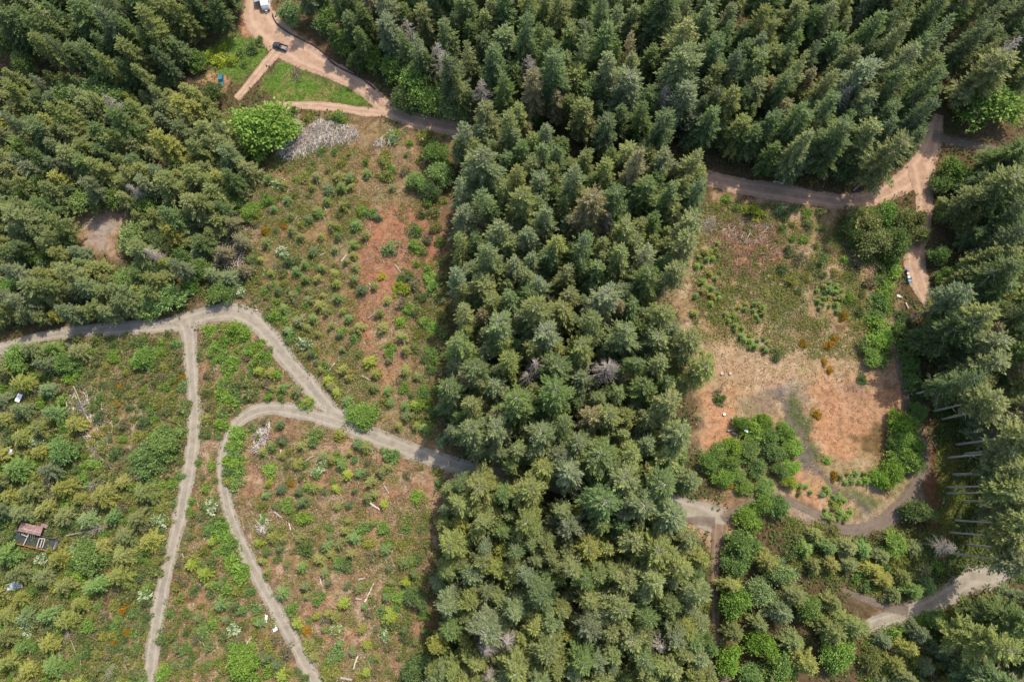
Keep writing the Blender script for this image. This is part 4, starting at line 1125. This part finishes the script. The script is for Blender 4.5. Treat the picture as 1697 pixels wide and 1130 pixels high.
ok = ~((V > 640) & inside(C5, U, V) & (r2.random(len(U)) < .75)); U, V = U[ok], V[ok]
tufts("dry_grass", U, V, 0.8, 0.2, 6, [(184, 160, 126), (170, 136, 104), (196, 174, 142), (150, 118, 88), (164, 126, 98)], r2, "dry straw-coloured grass and dead bracken over the clearings", .45)
U, V = cat(scatter(LAWN, 2600, r2, gap=0), scatter(WEEDS, 1500, r2, gap=0))
tufts("grass", U, V, 0.55, 0.18, 7, [(104, 142, 56), (116, 150, 62), (94, 130, 50), (136, 148, 78)], r2, "short bright green grass of the small meadow", .32)
U, V = cat(scatter([(1290, 655), (1345, 670), (1360, 740), (1410, 815), (1470, 845), (1440, 865), (1390, 845), (1330, 750)], 500, r2, gap=-20), scatter([(1160, 590), (1490, 560), (1520, 780), (1440, 790), (1170, 740)], 1000, r2))
tufts("clearing_weeds", U, V, 0.4, 0.2, 5, [(108, 118, 66), (126, 124, 78), (150, 140, 96)], r2, "sparse small weeds and moss over the bare clearing", .3)
fu = np.concatenate([r2.uniform(-30, 1730, 34000), r2.uniform(1550, 1700, 2600)]); fv = np.concatenate([r2.uniform(-30, 1160, 34000), r2.uniform(640, 960, 2600)])
ok = np.ones(len(fu), bool)
for q in (C1, C2, C3, C5, LAWN, YARD, PATCH, WEEDS):
    ok &= ~inside(q, fu, fv)
ok &= road_gap(fu, fv) > 2
ok &= fbm(fu / 60, fv / 60, 3) > .40
tufts("forest_undergrowth", fu[ok], fv[ok], 1.3, 1.2, 7, [(86, 106, 56), (98, 118, 62), (80, 98, 54), (110, 122, 68), (104, 96, 66)], r2, "ferns and brush over the shaded forest floor", .75)


def sticks(name, U, V, lmin, lmax, wid, palette, r, label, lift=0.12, cat_="debris", align=None):
    n = len(U)
    pal = np.array([lin(c) for c in palette])
    XY = np.array([p2w(a, b) for a, b in zip(U, V)])
    L = r.uniform(lmin, lmax, n) ** 1.0; a = r.uniform(0, 6.28, n) if align is None else r.normal(align, .5, n)
    w = wid * r.uniform(.6, 1.5, n)
    d = np.stack([np.cos(a), np.sin(a), r.normal(0, .10, n)], 1)
    s = np.stack([-np.sin(a), np.cos(a), np.zeros(n)], 1)
    c0 = np.stack([XY[:, 0], XY[:, 1], ground_z(XY[:, 0], XY[:, 1]) + lift * r.uniform(.5, 2.2, n)], 1)
    up = np.array([0, 0, 1.0])
    e0 = c0 - d * (L / 2)[:, None]; e1 = c0 + d * (L / 2)[:, None]
    V_ = np.stack([e0 + s * w[:, None] / 2, e0 - s * w[:, None] / 2, e0 + up * w[:, None] * .8, e1 + s * w[:, None] * .3, e1 - s * w[:, None] * .3, e1 + up * w[:, None] * .5], 1).reshape(-1, 3)
    o = (np.arange(n) * 6)[:, None]
    F_ = np.concatenate([o + np.array([[0, 2, 5, 3]]), o + np.array([[2, 1, 4, 5]]), o + np.array([[1, 0, 3, 4]])])
    C = pal[r.integers(len(pal), size=n)] * r.uniform(.75, 1.15, n)[:, None]
    o_ = link(name, make_mesh(name, V_, F_, COVER, cols=np.repeat(C, 6, axis=0)))
    tag(o_, label, cat_, kind="stuff")
    return o_


U, V = cat(scatter(C1, 5200, r2, .40), scatter(C2, 5200, r2, .40), scatter(C3, 3200, r2, .40), scatter(C4, 3400, r2, .42), scatter([(1150, 340), (1390, 350), (1470, 450), (1300, 560), (1120, 520)], 2600, r2, .42), scatter([(385, 270), (440, 260), (430, 440), (360, 440)], 900, r2))
sticks("scattered_twigs", U, V, .7, 2.6, .13, [(206, 186, 166), (190, 166, 146), (214, 202, 190), (150, 118, 96), (176, 146, 122)], r2, "bleached twigs and broken branches littering the clearings")


def heap(name, poly, n, label, r, h=0.9, lmax=4.0, pal=((236, 222, 214), (218, 200, 190), (244, 234, 226), (180, 156, 142))):
    U, V = scatter(poly, int(n * 2.2), r, gap=-50)
    U, V = U[:n], V[:n]
    edge = np.clip(dist_line(poly, U, V, True) / 9, 0.1, 1)
    o = sticks(name, U, V, .7, lmax, .13, pal, r, label, .25)
    me = o.data
    co = np.empty(len(me.vertices) * 3, np.float32); me.vertices.foreach_get("co", co); co = co.reshape(-1, 6, 3)
    co[:, :, 2] += (edge * r.uniform(0, h, len(edge)))[:, None]
    me.vertices.foreach_set("co", co.ravel()); me.update()


heap("slash_debris", [(462, 254), (468, 220), (480, 202), (505, 204), (530, 198), (562, 204), (588, 212), (595, 228), (568, 238), (532, 247), (505, 261), (472, 266)], 1700, "large grey heap of logging slash below the dirt track", r2, .8, 3.2)
heap("slash_debris", [(618, 234), (632, 228), (642, 236), (634, 246), (622, 244)], 70, "small pale slash heap at the top of the stump field", r2, .6, 2.6)
heap("slash_debris", [(418, 745), (428, 708), (448, 700), (446, 725), (430, 752)], 230, "narrow pale slash heap inside the loop track", r2, .7, 3)
heap("slash_debris", [(424, 870), (432, 850), (446, 862), (442, 884), (428, 886)], 110, "small slash heap beside the loop track", r2, .6, 2.6)
heap("slash_debris", [(1160, 370), (1178, 358), (1192, 372), (1178, 384), (1164, 382)], 110, "compact slash heap at the edge of the central stand", r2, .8, 3)
heap("slash_debris", [(1185, 372), (1215, 360), (1240, 366), (1280, 374), (1275, 395), (1240, 410), (1205, 395)], 150, "long slash heap across the top of the bare clearing", r2, .6, 3)
heap("slash_debris", [(1165, 365), (1220, 358), (1290, 372), (1300, 420), (1260, 460), (1215, 455), (1180, 420)], 900, "reddish-brown slash strewn over the head of the bare clearing", r2, .3, 2.2, ((192, 140, 116), (176, 124, 100), (204, 158, 136), (214, 190, 178)))
heap("slash_debris", [(482, 116), (492, 108), (500, 120), (496, 138), (486, 138)], 90, "little brown slash heap on the green lawn", r2, .5, 2, ((170, 140, 120), (150, 120, 104), (190, 170, 156)))
heap("slash_debris", [(1040, 905), (1055, 898), (1068, 905), (1050, 925), (1030, 935)], 110, "slash heap in the gap of the lower stand", r2, .6, 3)
heap("slash_debris", [(330, 395), (400, 340), (412, 360), (405, 440), (360, 455)], 420, "fallen branches beside the woods above the gravel road", r2, .3, 2.8)
heap("slash_debris", [(100, 660), (150, 630), (190, 690), (180, 760), (140, 740)], 300, "fallen grey branches on the scrub slope", r2, .3, 2.4)

# fallen logs that read as single things
LOGS = [(537, 342, 541, 349, .22), (540, 420, 531, 424, .3), (566, 434, 574, 424, .25), (655, 440, 665, 452, .28), (612, 470, 618, 478, .25), (610, 528, 622, 518, .22), (735, 430, 733, 446, .22), (600, 623, 615, 631, .35), (555, 602, 540, 622, .24), (520, 755, 490, 775, .26), (466, 745, 465, 752, .3), (637, 805, 645, 818, .32), (613, 833, 630, 845, .34), (594, 960, 606, 957, .38), (605, 997, 620, 966, .3), (590, 991, 600, 993, .36), (593, 1086, 586, 1108, .3), (565, 1122, 584, 1126, .42), (530, 955, 533, 968, .24), (465, 918, 478, 908, .25), (478, 860, 482, 878, .26), (455, 848, 468, 858, .36), (125, 655, 150, 700, .28), (140, 722, 185, 728, .2), (1281, 301, 1303, 306, .34), (1205, 714, 1222, 711, .4), (1212, 717, 1222, 720, .36), (1432, 418, 1448, 428, .3), (1500, 502, 1504, 512, .3), (1562, 836, 1565, 822, .3), (1549, 892, 1557, 900, .28), (293, 569, 293, 583, .22), (415, 1057, 405, 1072, .25), (1130, 455, 1140, 434, .25), (405, 283, 425, 292, .3), (1100, 545, 1085, 560, .3), (1545, 731, 1569, 778, .14)]
LOOK = ["grey", "bleached", "pale", "weathered"]
for i, (u1, v1, u2, v2, rad) in enumerate(LOGS):
    a, b = p2w(u1, v1), p2w(u2, v2)
    ln = math.dist(a, b)
    cx, cy = (a[0] + b[0]) / 2, (a[1] + b[1]) / 2
    g = Geo()
    n = 6
    pp = []
    for k in range(n):
        t = k / (n - 1) - .5
        pp.append((t * ln, r.normal(0, .012 * min(ln, 4)), rad * .8 + r.normal(0, .04)))
    g.tube(pp, [rad * (1 - .45 * k / (n - 1)) * r.uniform(.9, 1.1) for k in range(n)], 8)
    for k in range(int(ln / 1.5)):
        t = r.uniform(-.4, .45); aa = r.choice([-1, 1])
        g.tube([(t * ln, 0, rad), (t * ln + r.uniform(.1, .5), aa * r.uniform(.4, 1.0), rad + r.uniform(.0, .5))], [rad * .25, .02], 4)
    pole = i == len(LOGS) - 1
    o = link("fallen_pole" if pole else "fallen_log", g.mesh("fallen_log", PALEWOOD if i % 2 == 0 else GREYWOOD), loc=(cx, cy, float(ground_z(cx, cy)) + .05), rz=math.atan2(b[1] - a[1], b[0] - a[0]))
    tag(o, None, "pole" if pole else "log", "fallen logs")
    ang = math.degrees(math.atan2(b[1] - a[1], b[0] - a[0])) % 180
    dirw = "lying level" if ang < 22 or ang > 158 else ("lying steeply" if 67 < ang < 112 else "lying aslant")
    PLACED.append((cx and (u1 + u2) / 2, (v1 + v2) / 2, "fallen pole" if pole else "fallen log", ("short " if ln < 3 else "long " if ln > 5 else "") + LOOK[i % 4] + " " + dirw.replace("lying ", "") + "-lying", o, None))

# ---------------------------------------------------------------- vehicles and other things
def car_paint(name, c):
    return plain(name, c, 0.3, 0.5, 0.06, 2.0)


GLASS = plain("window_glass", (0.02, 0.03, 0.035), 0.08, 0.6, 0.02)
RUBBER = plain("rubber", (0.025, 0.025, 0.027), 0.85, 0.2, 0.1)
STEEL = plain("steel", (0.45, 0.46, 0.47), 0.35, 0.5, 0.05, metal=0.6)
LAMP_R = plain("lamp_red", (0.4, 0.02, 0.02), 0.3, 0.5, 0.02)
LAMP_W = plain("lamp_clear", (0.75, 0.75, 0.72), 0.2, 0.5, 0.02)


def prof_ring(x, hw, z0, z1, cut):
    """car cross-section at x"""
    return [(x, -hw, z0), (x, hw, z0), (x, hw, z1 - cut), (x, hw - cut, z1), (x, -hw + cut, z1), (x, -hw, z1 - cut)]


def wheels(root, xs, hw, rad=.36, wd=.24):
    for x in xs:
        for s in (-1, 1):
            g = Geo(); g.tube([(x, s * (hw - wd), rad), (x, s * hw, rad)], rad, 16)
            w = link("wheel", g.mesh("wheel", RUBBER), root)
            h_ = Geo(); h_.tube([(x, s * (hw - .02), rad), (x, s * (hw + .012), rad)], rad * .58, 12)
            link("rim", h_.mesh("rim", STEEL), w)


def lamps(root, xf, xr, hw, z):
    for s in (-1, 1):
        g = Geo(); g.box((xf, s * (hw - .22), z), (.06, .34, .16)); link("headlight", g.mesh("headlight", LAMP_W), root)
        g = Geo(); g.box((xr, s * (hw - .16), z + .05), (.06, .22, .22)); link("taillight", g.mesh("taillight", LAMP_R), root)


def sedan(name, label, pix, rz, paint_, wagon=False, L=4.7):
    x, y = p2w(*pix)
    root = link(name, None, loc=(x, y, float(ground_z(x, y)) + .03), rz=rz)
    tag(root, label, "car")
    hw = .9; a = L / 2
    g = Geo()
    g.loft([prof_ring(-a, hw * .86, .35, .82, .1), prof_ring(-a + .25, hw, .25, .98, .1), prof_ring(-a + 1.0, hw, .22, 1.0, .08), prof_ring(a - 1.5, hw, .22, .98, .08), prof_ring(a - .4, hw * .96, .25, .84, .12), prof_ring(a, hw * .8, .35, .68, .1)])
    link("body", g.mesh("body", paint_, False), root)
    rear = -a + (.5 if wagon else .95)
    cab = [(rear - (.0 if wagon else .35), .98), (rear + .35, 1.44), (a - 2.35, 1.46), (a - 1.45, .97)]
    g = Geo()
    R_ = []
    for (xx, zz) in cab:
        w = hw - .06 - (zz - .97) * .36
        R_.append((xx, w, zz))
    for s in (-1, 1):
        g.add([(xx, s * (hw - .07), .97) for xx, _z in (cab[0], cab[3])] + [(xx, s * w, zz) for xx, w, zz in R_[1:3]][::-1], [[0, 1, 2, 3]])
    g.add([(R_[0][0], -R_[0][1], R_[0][2]), (R_[0][0], R_[0][1], R_[0][2]), (R_[1][0], R_[1][1], R_[1][2]), (R_[1][0], -R_[1][1], R_[1][2])], [[0, 1, 2, 3]])
    g.add([(R_[2][0], -R_[2][1], R_[2][2]), (R_[2][0], R_[2][1], R_[2][2]), (R_[3][0], R_[3][1], R_[3][2]), (R_[3][0], -R_[3][1], R_[3][2])], [[0, 1, 2, 3]])
    link("window", g.mesh("window", GLASS), root)
    g = Geo()
    mid = (R_[1][0] + R_[2][0]) / 2
    g.box((mid, 0, 1.475), (R_[2][0] - R_[1][0] + .12, R_[1][1] * 2 + .06, .07), bev=.12)
    link("roof", g.mesh("roof", paint_), root)
    g = Geo()
    g.box((a - .75, 0, .93), (1.1, 1.3, .05), bev=.1); link("bonnet", g.mesh("bonnet", paint_), root)
    wheels(root, (-a + .85, a - .9), hw)
    lamps(root, a - .05, -a + .02, hw, .62)
    for s in (-1, 1):
        g = Geo(); g.box((a - 1.7, s * (hw + .1), 1.02), (.14, .2, .14)); link("mirror", g.mesh("mirror", paint_), root)
    return root


def ang(u1, v1, u2, v2):
    a, b = p2w(u1, v1), p2w(u2, v2)
    return math.atan2(b[1] - a[1], b[0] - a[0])


# dark pickup: nose at the left end
rz = ang(478, 83, 454, 75)
x, y = p2w(465.5, 79.5)
pk = link("pickup_truck", None, loc=(x, y, float(ground_z(x, y)) + .10), rz=rz)
tag(pk, "dark charcoal pickup truck with an open bed parked on red dirt", "pickup truck")
DARK = car_paint("charcoal_paint", (0.035, 0.038, 0.045))
BED = plain("bed_liner", lin((150, 128, 120)), .8, .2, .25, 4)
hw = .98; a = 2.8
g = Geo()
g.loft([prof_ring(-.35, hw, .45, 1.2, .06), prof_ring(1.2, hw, .4, 1.2, .08), prof_ring(2.4, hw * .97, .42, 1.12, .12), prof_ring(a, hw * .86, .5, .95, .1)])
link("body", g.mesh("body", DARK), pk)
g = Geo()
g.box((-1.58, 0, .62), (2.44, hw * 2 - .02, .22)); g.box((-1.58, hw - .06, .97), (2.44, .12, .48)); g.box((-1.58, -hw + .06, .97), (2.44, .12, .48)); g.box((-.42, 0, .97), (.1, hw * 2 - .26, .48))
b_ = link("bed", g.mesh("bed", DARK), pk)
g = Geo(); g.box((-1.6, 0, .76), (2.2, hw * 2 - .30, .05)); link("bed_floor", g.mesh("bed_floor", BED), b_)
g = Geo(); g.box((-2.84, 0, .95), (.08, hw * 2 - .04, .5)); link("tailgate", g.mesh("tailgate", DARK), pk)
g = Geo()
rings = [[(xx, -w, zz), (xx, w, zz), (xx, w - .02, zz + .001), (xx, -w + .02, zz + .001)] for xx, w, zz in ()]
lo_, hi_ = 1.2, 1.82
cabp = [(-.33, lo_), (-.15, hi_), (.75, hi_), (1.45, lo_)]
wl_, wh_ = hw - .06, hw - .22
for s in (-1, 1):
    g.add([(cabp[0][0], s * wl_, lo_), (cabp[3][0], s * wl_, lo_), (cabp[2][0], s * wh_, hi_), (cabp[1][0], s * wh_, hi_)], [[0, 1, 2, 3]])
for i0, i1 in ((0, 1), (3, 2)):
    g.add([(cabp[i0][0], -wl_, lo_), (cabp[i0][0], wl_, lo_), (cabp[i1][0], wh_, hi_), (cabp[i1][0], -wh_, hi_)], [[0, 1, 2, 3]])
link("window", g.mesh("window", GLASS), pk)
g = Geo(); g.box((.3, 0, hi_ + .03), (1.0, wh_ * 2 + .06, .08), bev=.12); link("roof", g.mesh("roof", DARK), pk)
g = Geo(); g.box((2.0, 0, 1.165), (1.15, 1.5, .07), bev=.12); link("bonnet", g.mesh("bonnet", DARK), pk)
g = Geo(); g.box((a + .02, 0, .58), (.16, hw * 1.8, .2)); link("bumper", g.mesh("bumper", STEEL), pk)
g = Geo(); g.box((-2.95, 0, .58), (.16, hw * 1.8, .2)); link("bumper", g.mesh("bumper", STEEL), pk)
wheels(pk, (-1.75, 1.85), hw, .41, .28)
lamps(pk, a - .02, -2.87, hw, .85)
for s in (-1, 1):
    g = Geo(); g.box((1.15, s * (hw + .12), 1.3), (.16, .24, .2)); link("mirror", g.mesh("mirror", DARK), pk)

sedan("car", "teal blue-green car parked on bare dirt beside tall weeds", (367.5, 135), ang(367.3, 126, 367.8, 146), car_paint("teal_paint", (0.03, 0.17, 0.20)), True, 4.9)
sedan("car", "white car half hidden under trees at the photo's edge", (10, 750), ang(2, 751, 20, 747), car_paint("white_paint", (0.75, 0.76, 0.78)), False, 4.6)

# white travel trailer
x, y = p2w(442, 4)
rz = ang(439, -20, 441, 24)
tl = link("travel_trailer", None, loc=(x, y, float(ground_z(x, y)) + .05), rz=rz)
tag(tl, "white travel trailer with a grey awning, cut by the top edge", "trailer")
WHITE = car_paint("trailer_white", (0.78, 0.78, 0.76))
GREYM = plain("trailer_grey", lin((150, 158, 164)), .5, .4, .1)
TW = 1.5
g = Geo()
sec = lambda xx, w, z0, z1: [(xx, -w, z0), (xx, w, z0), (xx, w, z1 - .15), (xx, w - .15, z1), (xx, -w + .15, z1), (xx, -w, z1 - .15)]
g.loft([sec(-5.2, TW, .6, 3.2), sec(2.6, TW, .6, 3.2), sec(3.6, TW * .97, .65, 2.7), sec(4.1, TW * .9, .8, 1.9)])
link("body", g.mesh("body", WHITE), tl)
for s in (-1, 1):
    for wx in (-2.6, 0.2, 1.8):
        g = Geo(); g.box((wx, s * (TW + .01), 2.1), (1.0, .04, .7), bev=.0); link("window", g.mesh("window", GLASS), tl)
g = Geo(); g.box((3.12, 0, 3.0), (.05, 1.6, .3)); 
for (vx, vy) in ((1.2, .5), (-1.2, -.4), (-3.4, .2)):
    g = Geo(); g.box((vx, vy, 3.26), (.55, .55, .14), bev=.08); link("roof_vent", g.mesh("roof_vent", GREYM), tl)
g = Geo(); g.box((-1.6, .1, 3.33), (1.1, .8, .26), bev=.15); link("air_conditioner", g.mesh("air_conditioner", WHITE), tl)
g = Geo()
for s in (-1, 1):
    g.tube([(4.0, s * .7, .62), (5.4, 0, .62)], .07, 6)
g.tube([(5.2, 0, .0), (5.2, 0, 1.0)], .05, 6)
link("tow_bar", g.mesh("tow_bar", STEEL), tl)
g = Geo(); g.tube([(4.6, -.2, .68), (4.6, -.2, 1.1)], .17, 10); g.tube([(4.6, .2, .68), (4.6, .2, 1.1)], .17, 10)
link("gas_bottle", g.mesh("gas_bottle", WHITE), tl)
wheels(tl, (-1.7, -.8), TW - .03, .36, .24)
g = Geo(); g.add([(-4.6, -TW - .02, 2.95), (1.6, -TW - .02, 2.95), (1.6, -TW - 2.4, 2.45), (-4.6, -TW - 2.4, 2.45), (-4.6, -TW - .02, 2.89), (1.6, -TW - .02, 2.89), (1.6, -TW - 2.4, 2.39), (-4.6, -TW - 2.4, 2.39)], [[0, 3, 2, 1], [4, 5, 6, 7], [0, 1, 5, 4], [1, 2, 6, 5], [2, 3, 7, 6], [3, 0, 4, 7]])
aw = link("awning", g.mesh("awning", GREYM), tl)
for wx in (-4.5, 1.5):
    g = Geo(); g.tube([(wx, -TW - 2.35, 0), (wx, -TW - 2.35, 2.4)], .035, 6); link("pole", g.mesh("pole", STEEL), aw)

# dark edging along the uphill side of the dirt road
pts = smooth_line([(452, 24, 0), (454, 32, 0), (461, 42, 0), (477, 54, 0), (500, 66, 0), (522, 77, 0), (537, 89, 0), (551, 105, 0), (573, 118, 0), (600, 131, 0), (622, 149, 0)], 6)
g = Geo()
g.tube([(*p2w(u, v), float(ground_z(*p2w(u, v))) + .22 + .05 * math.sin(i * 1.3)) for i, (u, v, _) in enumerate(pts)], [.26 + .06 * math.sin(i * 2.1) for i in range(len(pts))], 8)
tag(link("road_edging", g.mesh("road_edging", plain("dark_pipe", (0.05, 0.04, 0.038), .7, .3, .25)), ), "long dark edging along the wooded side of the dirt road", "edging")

# wheeled bins
def bin_at(u, v, lid, label):
    x, y = p2w(u, v)
    rt = link("wheeled_bin", None, loc=(x, y, float(ground_z(x, y)) + .06), rz=r.normal(1.5, .12))
    tag(rt, label, "bin", "bins in a row beside the forest track")
    m_ = plain("bin_plastic", lid, .5, .4, .05)
    g = Geo(); g.box((0, 0, .58), (.62, .62, 1.0), taper=1.22, bev=.06); link("body", g.mesh("body", BINBODY if lid[2] < .4 else m_), rt)
    g = Geo(); g.box((0, 0, 1.12), (.84, .84, .08), bev=.12); g.box((0, 0, 1.18), (.55, .55, .06), bev=.15)
    link("lid", g.mesh("lid", m_), rt)
    for s in (-1, 1):
        g = Geo(); g.tube([(-.3, s * .27, .13), (-.3, s * .34, .13)], .13, 10); link("wheel", g.mesh("wheel", RUBBER), rt)
    g = Geo(); g.tube([(-.46, -.26, 1.06), (-.46, .26, 1.06)], .03, 6); link("handle", g.mesh("handle", RUBBER), rt)


BINBODY = plain("bin_body", (0.04, 0.05, 0.08), .5, .4, .05)
bin_at(1501.6, 449.0, (0.10, 0.14, 0.30), "violet-blue lidded bin at the upper end of the row")
bin_at(1501.9, 455.3, (0.48, 0.42, 0.32), "beige lidded bin second in the row beside the track")
bin_at(1503.2, 461.0, (0.50, 0.55, 0.60), "pale grey lidded bin second from the row's lower end")
bin_at(1504.2, 466.8, (0.06, 0.30, 0.62), "bright blue bin at the lower end of the row")

# log rounds
TOPW = plain("cut_wood", lin((222, 206, 186)), .85, .1, .1, 5)
TOPG = plain("cut_wood_grey", lin((176, 158, 146)), .85, .1, .1, 5)
for (u, v, mt, lab) in [(1195.8, 619, TOPG, "greyish log round, one of the upper two beside the stand"), (1210, 619, TOPG, "greyish log round standing farther from the firs, upper pair"), (1199.8, 686.6, TOPW, "very pale topped log round on orange dirt, lower pair"), (1214, 693.8, TOPG, "brown-grey log round near the green bushes, lower pair")]:
    x, y = p2w(u, v)
    rt = link("log_round", None, loc=(x, y, float(ground_z(x, y))))
    tag(rt, lab, "log round", "cut log rounds standing in the clearing")
    g = Geo(); g.tube([(0, 0, -.1), (0, 0, .3), (0, 0, .5)], [.56, .54, .52], 18); link("bark", g.mesh("bark", BARK), rt)
    g = Geo(); g.tube([(0, 0, .49), (0, 0, .525)], .42, 18); link("cut_face", g.mesh("cut_face", mt), rt)


def board(name, cat_, u1, v1, u2, v2, wid, th, mat, label, z=.15, tilt=0.0):
    a, b = p2w(u1, v1), p2w(u2, v2)
    cx, cy = (a[0] + b[0]) / 2, (a[1] + b[1]) / 2
    ln = math.dist(a, b)
    g = Geo()
    g.box((0, 0, 0), (ln, wid, th), bev=.05)
    for k in range(1, 4):
        g.box((ln * (k / 4 - .5), 0, th / 2 + .012), (.05, wid * .9, .02))
    o = link(name, g.mesh(name, mat), loc=(cx, cy, float(ground_z(cx, cy)) + z), rz=math.atan2(b[1] - a[1], b[0] - a[0]))
    o.rotation_euler.x = tilt
    tag(o, label, cat_)


PANEL = plain("white_sheet", (0.80, 0.79, 0.78), .6, .3, .05)
board("white_sheet", "sheet", 442, 1018.5, 440.6, 1031.5, .75, .1, PANEL, "narrow white panel lying among bushes beside the loop track", .35)
board("white_sheet", "sheet", 451.5, 1033, 457, 1045, 1.35, .1, PANEL, "wider whitish panel lying at the loop track's edge", .2)
board("white_sheet", "sheet", 31, 666, 37.5, 653.5, 1.5, .12, PANEL, "white panel among green bushes on the scrub slope", 1.1, .15)
board("white_sheet", "sheet", 1298.6, 713, 1300.4, 706, .5, .1, PANEL, "short white panel on tan ground beside the mossy track", .15)
board("white_sheet", "sheet", 1486, 490, 1495, 492.5, .8, .1, plain("pale_slab", lin((196, 190, 176)), .8, .2), "pale grey slab beside the hedge below the bins", .15)
board("white_sheet", "sheet", 1592, 1025, 1597, 1029, .8, .2, PANEL, "small white panel on red earth below the turning place", .3)
board("white_sheet", "sheet", 1229, 714, 1235, 717, .7, .1, PANEL, "white panel lying among the bright green bushes of the clearing", 3.2, .2)
board("sign_board", "sign", 424, 514.5, 428, 514.5, .25, .06, PANEL, "small white board standing at the gravel road's outer bend", .6, .5)

# tarp and red can near the derelict trailer
g = Geo()
n = 9
Vt = []; Ft = []
for i in range(n):
    for j in range(n):
        px, py = (i / (n - 1) - .5) * 5.6, (j / (n - 1) - .5) * 2.2
        Vt.append((px + r.normal(0, .1), py + r.normal(0, .08), .5 + r.uniform(0, .45) - .25 * abs(px) * .2))
for i in range(n - 1):
    for j in range(n - 1):
        Ft.append([i * n + j, (i + 1) * n + j, (i + 1) * n + j + 1, i * n + j + 1])
Vb = [(p[0], p[1], p[2] - .04) for p in Vt]
g.add(Vt, Ft); g.add(Vb, [f[::-1] for f in Ft])
x, y = p2w(25, 970)
tag(link("tarp", g.mesh("tarp", plain("tarp", (0.45, 0.46, 0.48), .5, .4, .08), False), loc=(x, y, .2), rz=ang(8, 975, 40, 966)), "crumpled white tarp lying under trees on the scrub slope", "tarp")
x, y = p2w(42, 961.5)
rt = link("red_container", None, loc=(x, y, float(ground_z(x, y))), rz=1.2)
tag(rt, "bright red container beside the crumpled white tarp", "container")
REDP = plain("red_plastic", (0.55, 0.03, 0.02), .4, .4, .05)
g = Geo(); g.box((0, 0, .7), (1.1, .75, 1.4), bev=.12); link("body", g.mesh("body", REDP), rt)
g = Geo(); g.box((0, 0, 1.45), (1.2, .85, .1), bev=.14); link("lid", g.mesh("lid", REDP), rt)
board("white_post", "post", 40.5, 952, 39, 961, .35, .3, PANEL, "white post leaning beside the red container", .8)

# roofless derelict trailer with a pink porch roof
p0 = p2w(26, 888); p1 = p2w(97, 904)
rz = math.atan2(p1[1] - p0[1], p1[0] - p0[0])
Ld = math.dist(p0, p1)
cx, cy = (p0[0] + p1[0]) / 2, (p0[1] + p1[1]) / 2
dt = link("derelict_trailer", None, loc=(cx, cy, float(ground_z(cx, cy))), rz=rz)
tag(dt, "roofless derelict trailer, dark inside, with a pinkish porch roof alongside", "mobile home")
BLACKF = plain("charred_floor", lin((62, 66, 70)), .85, .2, .35, 2)
RUST = plain("rusty_wall", lin((168, 112, 66)), .8, .2, .3, 2)
PINK = plain("pink_roofing", lin((142, 112, 104)), .9, .1, .4, 1.2)
WD = 3.9
g = Geo(); g.box((0, 0, .55), (Ld, WD, .3), bev=.7); link("floor", g.mesh("floor", BLACKF), dt)
g = Geo(); g.box((-.4, -WD / 2 + .06, 1.15), (Ld - 1.8, .12, .9)); link("wall", g.mesh("wall", RUST), dt)
g = Geo(); g.box((-.4, WD / 2 - .06, 1.15), (Ld - 1.8, .12, .9)); link("wall", g.mesh("wall", plain("dark_wall", lin((84, 92, 84)), .8, .2, .3)), dt)
g = Geo(); g.box((-Ld / 2 + .2, 0, 1.15), (.12, WD - 1.5, .9)); link("wall", g.mesh("wall", BLACKF), dt)
g = Geo(); g.box((Ld / 2 - .25, 0, 1.15), (.12, WD - 1.5, .9)); link("wall", g.mesh("wall", GREYWOOD), dt)
for (ax, ay, bx2, by2) in ((-2.8, -1.8, -2.3, 1.8), (-4.6, 1.2, -2.3, .9), (1.6, -1.5, 1.5, 1.2), (2.6, -1.4, 2.5, 1.0), (3.4, -1.2, 3.3, 1.5), (1.5, 1.2, 3.4, 1.4)):
    g = Geo(); g.tube([(ax, ay, 1.68), (bx2, by2, 1.7)], .13, 4)
    link("beam", g.mesh("beam", PALEWOOD), dt)
g = Geo()
for k in range(9):
    g.tube([(-Ld / 2 + 2.2 + k * .62, .8, 1.72), (-Ld / 2 + 1.9 + k * .62, 2.1, 1.78)], .09, 4)
link("rafters", g.mesh("rafters", plain("green_rafters", lin((86, 100, 84)), .8, .2, .2)), dt)
g = Geo()
for k in range(12):
    xx = -Ld / 2 + 2.0 + k * .62
    g.box((xx, 3.4, 2.25 + .02 * (k % 2)), (.6, 2.7, .08))
pr = link("porch_roof", g.mesh("porch_roof", PINK), dt)
g = Geo(); g.tube([(-Ld / 2 + 1.7, 3.0, 2.36), (-Ld / 2 + 9.0, 3.0, 2.36)], .07, 5); link("ridge_strip", g.mesh("ridge_strip", PALEWOOD), pr)
for xx in (-Ld / 2 + 1.9, -Ld / 2 + 5.4, -Ld / 2 + 8.9):
    g = Geo(); g.tube([(xx, 4.6, 0), (xx, 4.6, 2.22)], .07, 5); link("post", g.mesh("post", GREYWOOD), pr)
g = Geo(); g.box((-Ld / 2 + 8.6, 5.0, 1.2), (2.4, 1.2, .08)); link("deck", g.mesh("deck", PINK), dt)

finish_labels()
